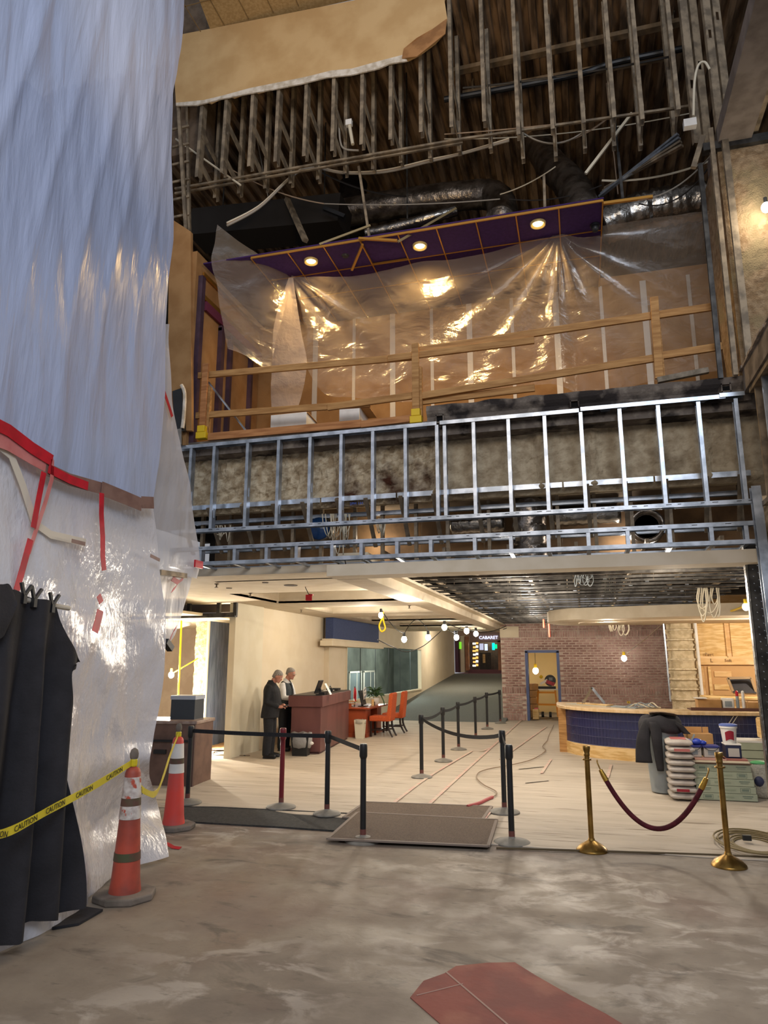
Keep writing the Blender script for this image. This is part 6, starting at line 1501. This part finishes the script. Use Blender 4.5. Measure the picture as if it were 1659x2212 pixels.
# ================================================ DUCTS AND WIRES ABOVE THE MEZZANINE
def duct(name, lb, pts, r, m, n=40, wr=.05):
    q = crv(pts, n); t = thing(name, lb, 'duct', q[n // 2]); MB().tube(q, [r * (1 + wr * nz(k * .9, r) + wr * .6 * (k % 2)) for k in range(n)], 20).build('jacket', m, t, smooth=2); return t
duct('foil_duct', 'long foil duct running above the purple ceiling with a bend at its right end', [PY(700, 470, 10.5), PY(800, 450, 10.5), PY(920, 432, 10.5), PY(1040, 420, 10.5), PY(1075, 430, 10.4), PY(1085, 455, 10.2), PY(1080, 480, 9.9)], .24, foildk)
duct('foil_duct', 'shiny violet lit foil duct low above the missing ceiling panel', [PY(790, 505, 9.2), PY(860, 490, 9.2), PY(930, 470, 9.2), PY(985, 455, 9.3)], .08, foil)
duct('flex_duct', 'crinkled foil flexible duct dropping behind the purple ceiling', [PY(1150, 290, 11.5), PY(1185, 350, 10.5), PY(1225, 390, 9.8), PY(1250, 430, 9.3), PY(1262, 470, 9.0)], .23, foildk, 50, .10)
duct('foil_duct', 'vertical sooty duct rising left of the long foil duct', [PY(770, 330, 11.6), PY(762, 420, 11.4), PY(758, 520, 11.2)], .26, M('black_duct', '#332d29', .5, .5, '#221e1b', 4, .3))
duct('insulation_bulge', 'bulging foil insulation above the right end of the plastic', [PY(1300, 490, 9.3), PY(1380, 460, 9.3), PY(1450, 445, 9.3), PY(1560, 430, 9.3)], .26, foil, 40, .12)
t = thing('box_duct', 'big dark square duct crossing above the left of the purple ceiling', 'duct', PY(600, 480, 9.6))
MB().bar(PY(430, 500, 9.8), PY(745, 470, 9.8), .6, .5).build('duct', M('matte_black_duct', '#26221f', .7, .3), t); MB().bar(PY(620, 430, 9.4), PY(660, 520, 9.0), .08, .06).build('strap', galvd, t); MB().bar(PY(700, 450, 9.3), PY(745, 468, 9.3), .06, .06).build('pipe', black, t)
for k, (x0, y0, x1, y1, Y, lb) in enumerate(((775, 360, 800, 525, 8.6, 'grey strut slanting down to the missing ceiling panel'), (1175, 380, 1178, 480, 8.8, 'thin pole rising behind the right downlight'), (1265, 375, 1365, 245, 8.6, 'white pole slanting up beside the foil flexible duct'), (1335, 330, 1345, 430, 8.8, 'dark hanger rod right of the white slanting pole'), (1300, 440, 1410, 425, 8.3, 'long gold tee sticking out past the purple ceiling'))):
    t = thing('strut', lb, 'strut', PY(x0, y0, Y)); MB().bar(PY(x0, y0, Y), PY(x1, y1, Y), .035, .035, (0, 1, 0)).build('bar', [galvd, galvd, cable_w, darksteel, gold][k], t)
t = thing('loose_channels', 'bundle of bright steel channels slung diagonally at the upper right', 'channels', PY(1400, 350, 8.6))
for k in range(4): MB().bar(PY(1295 + 4 * k, 425 - 6 * k, 9.2), PY(1465 + 3 * k, 290 + 8 * k, 8.4), .05, .03).build('channel', galv if k < 2 else galvd, t)
t = thing('wire_bundle', 'thick pale cable bundle drooping under the hanging studs', 'cables', PY(800, 360, 8.6))
for k in range(3):
    MB().tube(crv([PY(490, 482 + 3 * k, 8.25), PY(560, 445 + 2 * k, 8.4), PY(625, 385 + k, 8.6), PY(670, 360 + k, 8.7), PY(740, 372 + k, 8.7), PY(830, 368 + k * 2, 8.7), PY(930, 345 + k * 2, 8.7), PY(1000, 330 + k, 8.7), PY(1100, 300 + k * 2, 8.6)], 50), .018, 6).build('cable', [cable_w, cable_b, cable_g][k], t, smooth=2)
wl_ = [((380, 300), (520, 400), 0, 'loose wire at the far left of the dark space, beside the hanging studs'),
       ((490, 360), (700, 440), .1, 'thin wire running down from the left studs toward the square duct'),
       ((700, 440), (1080, 430), .05, 'thin wire crossing level in front of the long foil duct'),
       ((690, 370), (880, 425), .1, 'thin wire falling from the cable bundle to the long foil duct'),
       ((960, 300), (1490, 245), .12, 'long pale wire sagging below the right hanging studs to the white box'),
       ((960, 290), (1500, 225), .05, 'long wire running just above the pale one to the right corner'),
       ((1120, 280), (1260, 285), .2, 'short slack wire looped between two right hanging studs'),
       ((1100, 430), (1300, 400), .1, 'thin wire passing before the foil flexible duct'),
       ((1080, 420), (1200, 360), .05, 'thin wire rising from the bend of the long foil duct'),
       ((1200, 310), (1330, 240), .1, 'thin wire behind the white slanting pole'),
       ((1350, 430), (1540, 330), .2, 'wire drooping from the bright channels to the pillar'),
       ((1380, 440), (1545, 340), .25, 'lowest wire drooping to the pillar above the insulation bulge'),
       ((1300, 390), (1540, 345), .1, 'dark wire crossing the bright channels to the pillar'),
       ((1310, 180), (1335, 420), 0, 'thin upright wire right of the white slanting pole'),
       ((540, 220), (580, 430), 0, 'upright wire among the left hanging studs'),
       ((1000, 190), (1460, 120), .05, 'pale wire along the black sagging pipe')]
for k, (a, c, d_, lb) in enumerate(wl_):
    Y = 8.3 + (k % 5) * .35
    pa, pc_ = PY(*a, Y), PY(*c, Y)
    t = thing('loose_wire', lb, 'wire', (pa + pc_) / 2, 0, 'loose wires above the mezzanine')
    MB().tube(sag(pa, pc_, d_, 14), .009 if k % 3 else .014, 5).build('wire', [cable_w, cable_b, cable_g, cable_d][k % 4], t)
t = thing('black_pipe', 'black sagging pipe insulation crossing behind the right hanging studs', 'pipe', PY(1200, 170, 8.9)); MB().tube(crv([PY(960, 215, 8.9), PY(1100, 190, 8.9), PY(1250, 160, 8.9), PY(1330, 135, 8.9), PY(1500, 100, 8.9)], 24), .045, 10).build('sleeve', black, t)
t = thing('armoured_conduit', 'curved pale conduit at the top of the right corner', 'conduit', PY(1505, 200, 7.9)); MB().tube(crv([PY(1498, 250, 7.9), PY(1500, 180, 7.88), PY(1508, 142, 7.86), PY(1522, 134, 7.85), PY(1533, 150, 7.86)], 20), .014, 8).build('conduit', cable_w, t); MB().box(PY(1490, 268, 7.9), (.14, .08, .10)).build('junction_box', white, t)
t = thing('pipe_bracket', 'small white pipe bracket with curved conduit among the left hanging studs', 'conduit', PY(755, 300, 8.3)); MB().tube(crv([PY(732, 262, 8.3), PY(735, 305, 8.3), PY(745, 322, 8.3), PY(775, 325, 8.3)], 14), .014, 8).build('conduit', cable_g, t); MB().box(PY(754, 266, 8.3), (.09, .06, .09)).build('box', white, t); MB().tube([PY(755, 272, 8.3), PY(762, 312, 8.3)], .025, 8).build('pipe', cable_w, t)
# odds at the left end of the mezzanine
t = thing('broken_duct_end', 'torn dark panel edge with white insulation at the left end of the mezzanine', 'panel', PY(382, 900, 7.95))
MB().plate([PY(372, 845, 7.95), PY(392, 838, 7.95), PY(398, 930, 7.95), PY(378, 935, 7.95)], (0, .06, 0)).build('dark_panel', black, t); MB().tube(crv([PY(392, 832, 7.93), PY(399, 850, 7.93), PY(397, 900, 7.93), PY(394, 925, 7.93)], 10), .025, 8).build('white_insulation', gyp, t); MB().plate([PY(378, 928, 7.92), PY(392, 925, 7.92), PY(392, 960, 7.92), PY(380, 962, 7.92)], (0, .03, 0)).build('foil_scrap', foil, t)
# hanger rods that carry the ducts above the mezzanine from the deck
for o_ in [o for o in C.objects if o.type == 'EMPTY' and (o.name.startswith('box_duct') or o.name == 'foil_duct.003' or o.name == 'strut.003')]:
    pts_ = [(480, 475, 9.8), (700, 455, 9.8)] if o_.name.startswith('box_duct') else [(880, 482, 9.2)] if o_.name == 'foil_duct.003' else [(1335, 332, 8.8)]
    for x_, y_, Y_ in pts_:
        q_ = PY(x_, y_, Y_); MB().tube([q_, V((q_.x, q_.y, 10.95))], .012, 6).build('hanger_rod', darksteel, o_)
# ================================================ THE TWO MEN
def ringz(c, rx, ry, n=18, sq=.85):
    return [V(c) + V((rx * math.copysign(abs(math.cos(g)) ** sq, math.cos(g)), ry * math.copysign(abs(math.sin(g)) ** sq, math.sin(g)), 0)) for g in [2 * pi * k / n for k in range(n)]]
def torso(b, secs): b.loft([ringz((cx, 0, z), rx, ry) for z, cx, rx, ry in secs])
def hand(b, w, d, up):
    "palm from wrist w along d, fingers curled, thumb off the side"
    d = V(d).normalized(); sdv = d.cross(V(up)).normalized(); nn = sdv.cross(d)
    b.tube([w, w + d * .04, w + d * .09], [.026, .036, .034], 10)
    for k, L in enumerate((.068, .078, .072, .056)):
        s0 = w + d * .085 + sdv * (-.027 + .018 * k)
        b.tube([s0, s0 + d * L * .45 - nn * .008, s0 + d * L * .8 - nn * .028, s0 + d * L * .85 - nn * .045], [.0105, .0098, .009, .0075], 8)
    s0 = w + d * .03 - sdv * .028
    b.tube([s0, s0 - sdv * .024 + d * .028 - nn * .006, s0 - sdv * .026 + d * .06 - nn * .015], [.0125, .0115, .009], 8)
def man(loc, rz, lb, bow, lean, arms, sk, hair_band):
    t = thing('person', lb, 'person', loc, rz)
    L = Matrix.Rotation(lean, 3, 'Y')
    hip = V((0, 0, .92))
    def up_(p): return hip + L @ (V(p) - hip)
    nk = up_((.0, 0, 1.48)); HM = Matrix.Rotation(bow, 3, 'Y'); hc = nk + L @ V((.02, 0, .05)) + HM @ V((.035, 0, .115))
    hp = lambda x, y, z: hc + HM @ V((x, y, z))
    b = MB()
    # head: cranium, face, jaw, nose, ears
    prof = [(-.118, .035, .012, .030), (-.105, .045, .045, .046), (-.075, .025, .072, .060), (-.04, .012, .086, .068), (0, .002, .097, .074), (.04, -.004, .101, .077), (.075, -.008, .092, .070), (.10, -.012, .068, .052), (.118, -.014, .03, .024)]
    b.loft([[hp(cx + rx * math.cos(g), ry * math.sin(g), z) for g in [2 * pi * k / 20 for k in range(20)]] for z, cx, rx, ry in prof])
    b.tube([hp(.088, 0, .012), hp(.112, 0, -.018), hp(.105, 0, -.033)], [.009, .017, .012], 8)
    for s in (-1, 1): b.ell(hp(-.005, s * .079, -.01), (.020, .010, .032), 8, 6, HM)
    b.ell(hp(.092, 0, -.064), (.014, .026, .010), 8, 6, HM); b.ell(hp(.085, 0, -.098), (.022, .024, .018), 8, 6, HM)
    b.tube([up_((-.01, 0, 1.36)), up_((-.005, 0, 1.45)), hp(-.02, 0, -.07)], [.075, .062, .060], 14)
    # trunk and limbs
    b.loft([[up_(q) if z > .92 else q for q in ringz((cx, 0, z), rx, ry)] for z, cx, rx, ry in ((.80, 0, .10, .15), (.95, 0, .125, .165), (1.1, .015, .105, .145), (1.28, .0, .10, .145), (1.40, -.01, .07, .125), (1.45, 0, .05, .08))])
    for s, (el, wr, dr, uv) in zip((-1, 1), arms):
        sh_ = up_((-.01, s * .185, 1.40)); b.tube([up_((0, s * .12, 1.39)), sh_, sh_.lerp(V(el), .5), V(el), V(el).lerp(V(wr), .4), V(wr)], [.045, .046, .043, .039, .035, .026], 12)
        hand(b, V(wr), dr, uv)
    for s in (-1, 1):
        b.tube([(0, s * .085, .90), (.01, s * .10, .70), (.015, s * .105, .50), (.0, s * .11, .30), (-.015, s * .11, .10), (-.01, s * .11, .04)], [.09, .075, .058, .052, .038, .036], 12)
        b.tube([(-.05, s * .11, .035), (.03, s * .115, .04), (.12, s * .125, .03), (.17, s * .13, .025)], [.032, .038, .034, .022], 10)
    b.build('body', sk, t, world=False, remesh=.011)
    # eyes, brows, mouth
    for s in (-1, 1):
        MB().ell(hp(.083, s * .030, .012), (.010, .012, .008), 10, 6, HM).build('eye', white, t, world=False, smooth=2); MB().ell(hp(.0905, s * .030, .012), (.004, .005, .005), 8, 6, HM).build('iris', inkm, t, world=False)
        MB().tube([hp(.088, s * .015, .034), hp(.092, s * .032, .038), hp(.08, s * .05, .032)], .0045, 6).build('eyebrow', hairm, t, world=False)
    MB().tube([hp(.098, -.024, -.062), hp(.107, 0, -.06), hp(.098, .024, -.062)], .004, 6).build('mouth', M('lip_%d' % len(bpy.data.materials), '#8a4f48', .5), t, world=False)
    # hair: a cap on crown, back and sides
    h = MB()
    rings = []
    for z, cx, rx, ry in [(-.062 if hair_band else -.045, -.045, .058, .066), (-.02, -.030, .078, .079), (.02, -.022, .088, .083), (.05, -.012, .098, .084), (.08, -.010, .094, .077), (.107, -.013, .07, .056), (.126, -.015, .028, .024)]:
        rings.append([hp(cx + rx * math.cos(g), ry * math.sin(g), z + (.03 * max(0, math.cos(g)) if z < .05 else 0)) for g in [2 * pi * k / 22 for k in range(22)]])
    h.loft(rings).build('hair', hairm, t, world=False, smooth=2)
    return t, up_, hp, HM
def clothes_leg(t, m):
    b = MB(); b.loft([ringz((0, 0, z), rx, ry) for z, rx, ry in ((.78, .12, .17), (.90, .135, .185), (1.0, .135, .18))])
    for s in (-1, 1): b.tube([(0, s * .088, .92), (.01, s * .10, .72), (.018, s * .105, .50), (.0, s * .11, .30), (-.01, s * .112, .12), (-.005, s * .113, .05)], [.110, .106, .094, .088, .084, .084], 14)
    b.build('trousers', m, t, world=False, remesh=.014)
    for s in (-1, 1):
        q = MB(); q.tube([(-.075, s * .112, .05), (-.04, s * .112, .055), (.03, s * .117, .055), (.12, s * .127, .042), (.185, s * .132, .034), (.20, s * .134, .03)], [.036, .045, .047, .044, .034, .018], 14)
        q.box((.06, s * .121, .008), (.27, .085, .016)); q.build('shoe', shoe, t, world=False, remesh=.010)
# man 1: dark jacket, head bowed over his hands
arms1 = [(V((.0, -.25, 1.10)), V((.21, -.10, 1.00)), (1, .5, .0), (0, 0, 1)), (V((.0, .25, 1.10)), V((.21, .10, 1.02)), (1, -.5, .05), (0, 0, 1))]
m1, up1, hp1, H1 = man((-5.98, 13.22, .02), .10, 'grey haired person in a black jacket, head bowed over the hands', .55, .06, arms1, skin, True)
b = MB()
b.loft([[up1(q) if z > .92 else q for q in ringz((cx, 0, z), rx * 1.12, ry * 1.08)] for z, cx, rx, ry in ((.78, 0, .155, .215), (.90, .01, .155, .21), (1.05, .035, .16, .20), (1.20, .025, .155, .205), (1.32, .005, .145, .205), (1.40, -.01, .115, .19), (1.455, -.015, .085, .12), (1.50, -.02, .072, .08))])
for s, (el, wr, dr, uv) in zip((-1, 1), arms1):
    sh_ = up1((-.01, s * .175, 1.39)); b.tube([up1((0, s * .1, 1.38)), sh_, sh_.lerp(el, .5), el, el.lerp(wr, .5), wr], [.07, .075, .068, .06, .055, .045], 14)
b.build('jacket', suit, m1, world=False, remesh=.013)
MB().loft([ringz(up1((-.015, 0, z)), r, r * .95) for z, r in ((1.47, .085), (1.53, .074))]).build('collar', suit, m1, world=False, smooth=2)
clothes_leg(m1, suit)
ph = thing('phone', 'small grey phone held by the person in the black jacket', 'phone', m1.location + V((.33, .02, .97)))
MB().box((0, 0, 0), (.075, .15, .01), M=Matrix.Rotation(-.4, 3, 'Y')).build('case', black, ph, world=False, bev=.003); MB().box((0.002, 0, .0055), (.065, .14, .003), M=Matrix.Rotation(-.4, 3, 'Y')).build('screen', greyp, ph, world=False)
# man 2: vest, white sleeves, glasses, tie, right forearm on the podium
arms2 = [(V((.10, -.26, 1.12)), V((.32, -.20, 1.10)), (1, .25, .12), (0, 0, 1)), (V((.10, .25, 1.12)), V((.33, .14, 1.13)), (1, -.3, .1), (0, 0, 1))]
m2_, up2, hp2, H2 = man((-6.15, 14.35, .02), -.05, 'grey haired person in a dark vest over white sleeves, reading at the podium', .30, .05, arms2, skin, False)
b = MB(); b.loft([[up2(q) for q in ringz((cx, 0, z), rx, ry)] for z, cx, rx, ry in ((1.30, .0, .10, .14), (1.40, -.005, .09, .14), (1.455, -.005, .075, .11), (1.50, -.008, .066, .072), (1.525, -.005, .064, .068))])
for s, (el, wr, dr, uv) in zip((-1, 1), arms2):
    sh_ = up2((-.01, s * .186, 1.392)); b.tube([up2((0, s * .155, 1.385)), sh_, sh_.lerp(el, .5), el, el.lerp(wr, .5), wr], [.062, .070, .068, .063, .055, .040], 14)
b.build('shirt', shirt, m2_, world=False, remesh=.012)
b = MB(); b.loft([[up2(q) if z > .92 else q for q in ringz((cx, 0, z), rx, ry)] for z, cx, rx, ry in ((.93, .005, .145, .19), (1.05, .03, .15, .185), (1.20, .02, .145, .185), (1.30, .008, .142, .180), (1.38, -.006, .124, .168), (1.43, -.02, .092, .135), (1.465, -.02, .075, .10))])
b.build('vest', vest, m2_, world=False, remesh=.013)
MB().ribbon([up2((.068, 0, 1.49)), up2((.115, 0, 1.42)), up2((.15, 0, 1.30)), up2((.172, 0, 1.16))], [V((0, .03, 0)), V((0, .045, 0)), V((0, .055, 0)), V((0, .07, 0))], .004).build('tie', suit, m2_, world=False)
clothes_leg(m2_, suit)
g = MB()
for s in (-1, 1):
    g.tube([hp2(.108, s * .034 + .022 * math.cos(a), .008 + .017 * math.sin(a)) for a in [2 * pi * k / 14 for k in range(15)]], .0022, 6); g.tube([hp2(.106, s * .056, .012), hp2(.0, s * .085, .014)], .0022, 6)
g.tube([hp2(.11, -.012, .012), hp2(.113, 0, .014), hp2(.11, .012, .012)], .0022, 6); g.build('glasses', M('wire_frame', '#b9b2a6', .3, .8), m2_, world=False)

for o_, k_ in ((m1, .955), (m2_, .965)): o_.scale = (k_,) * 3
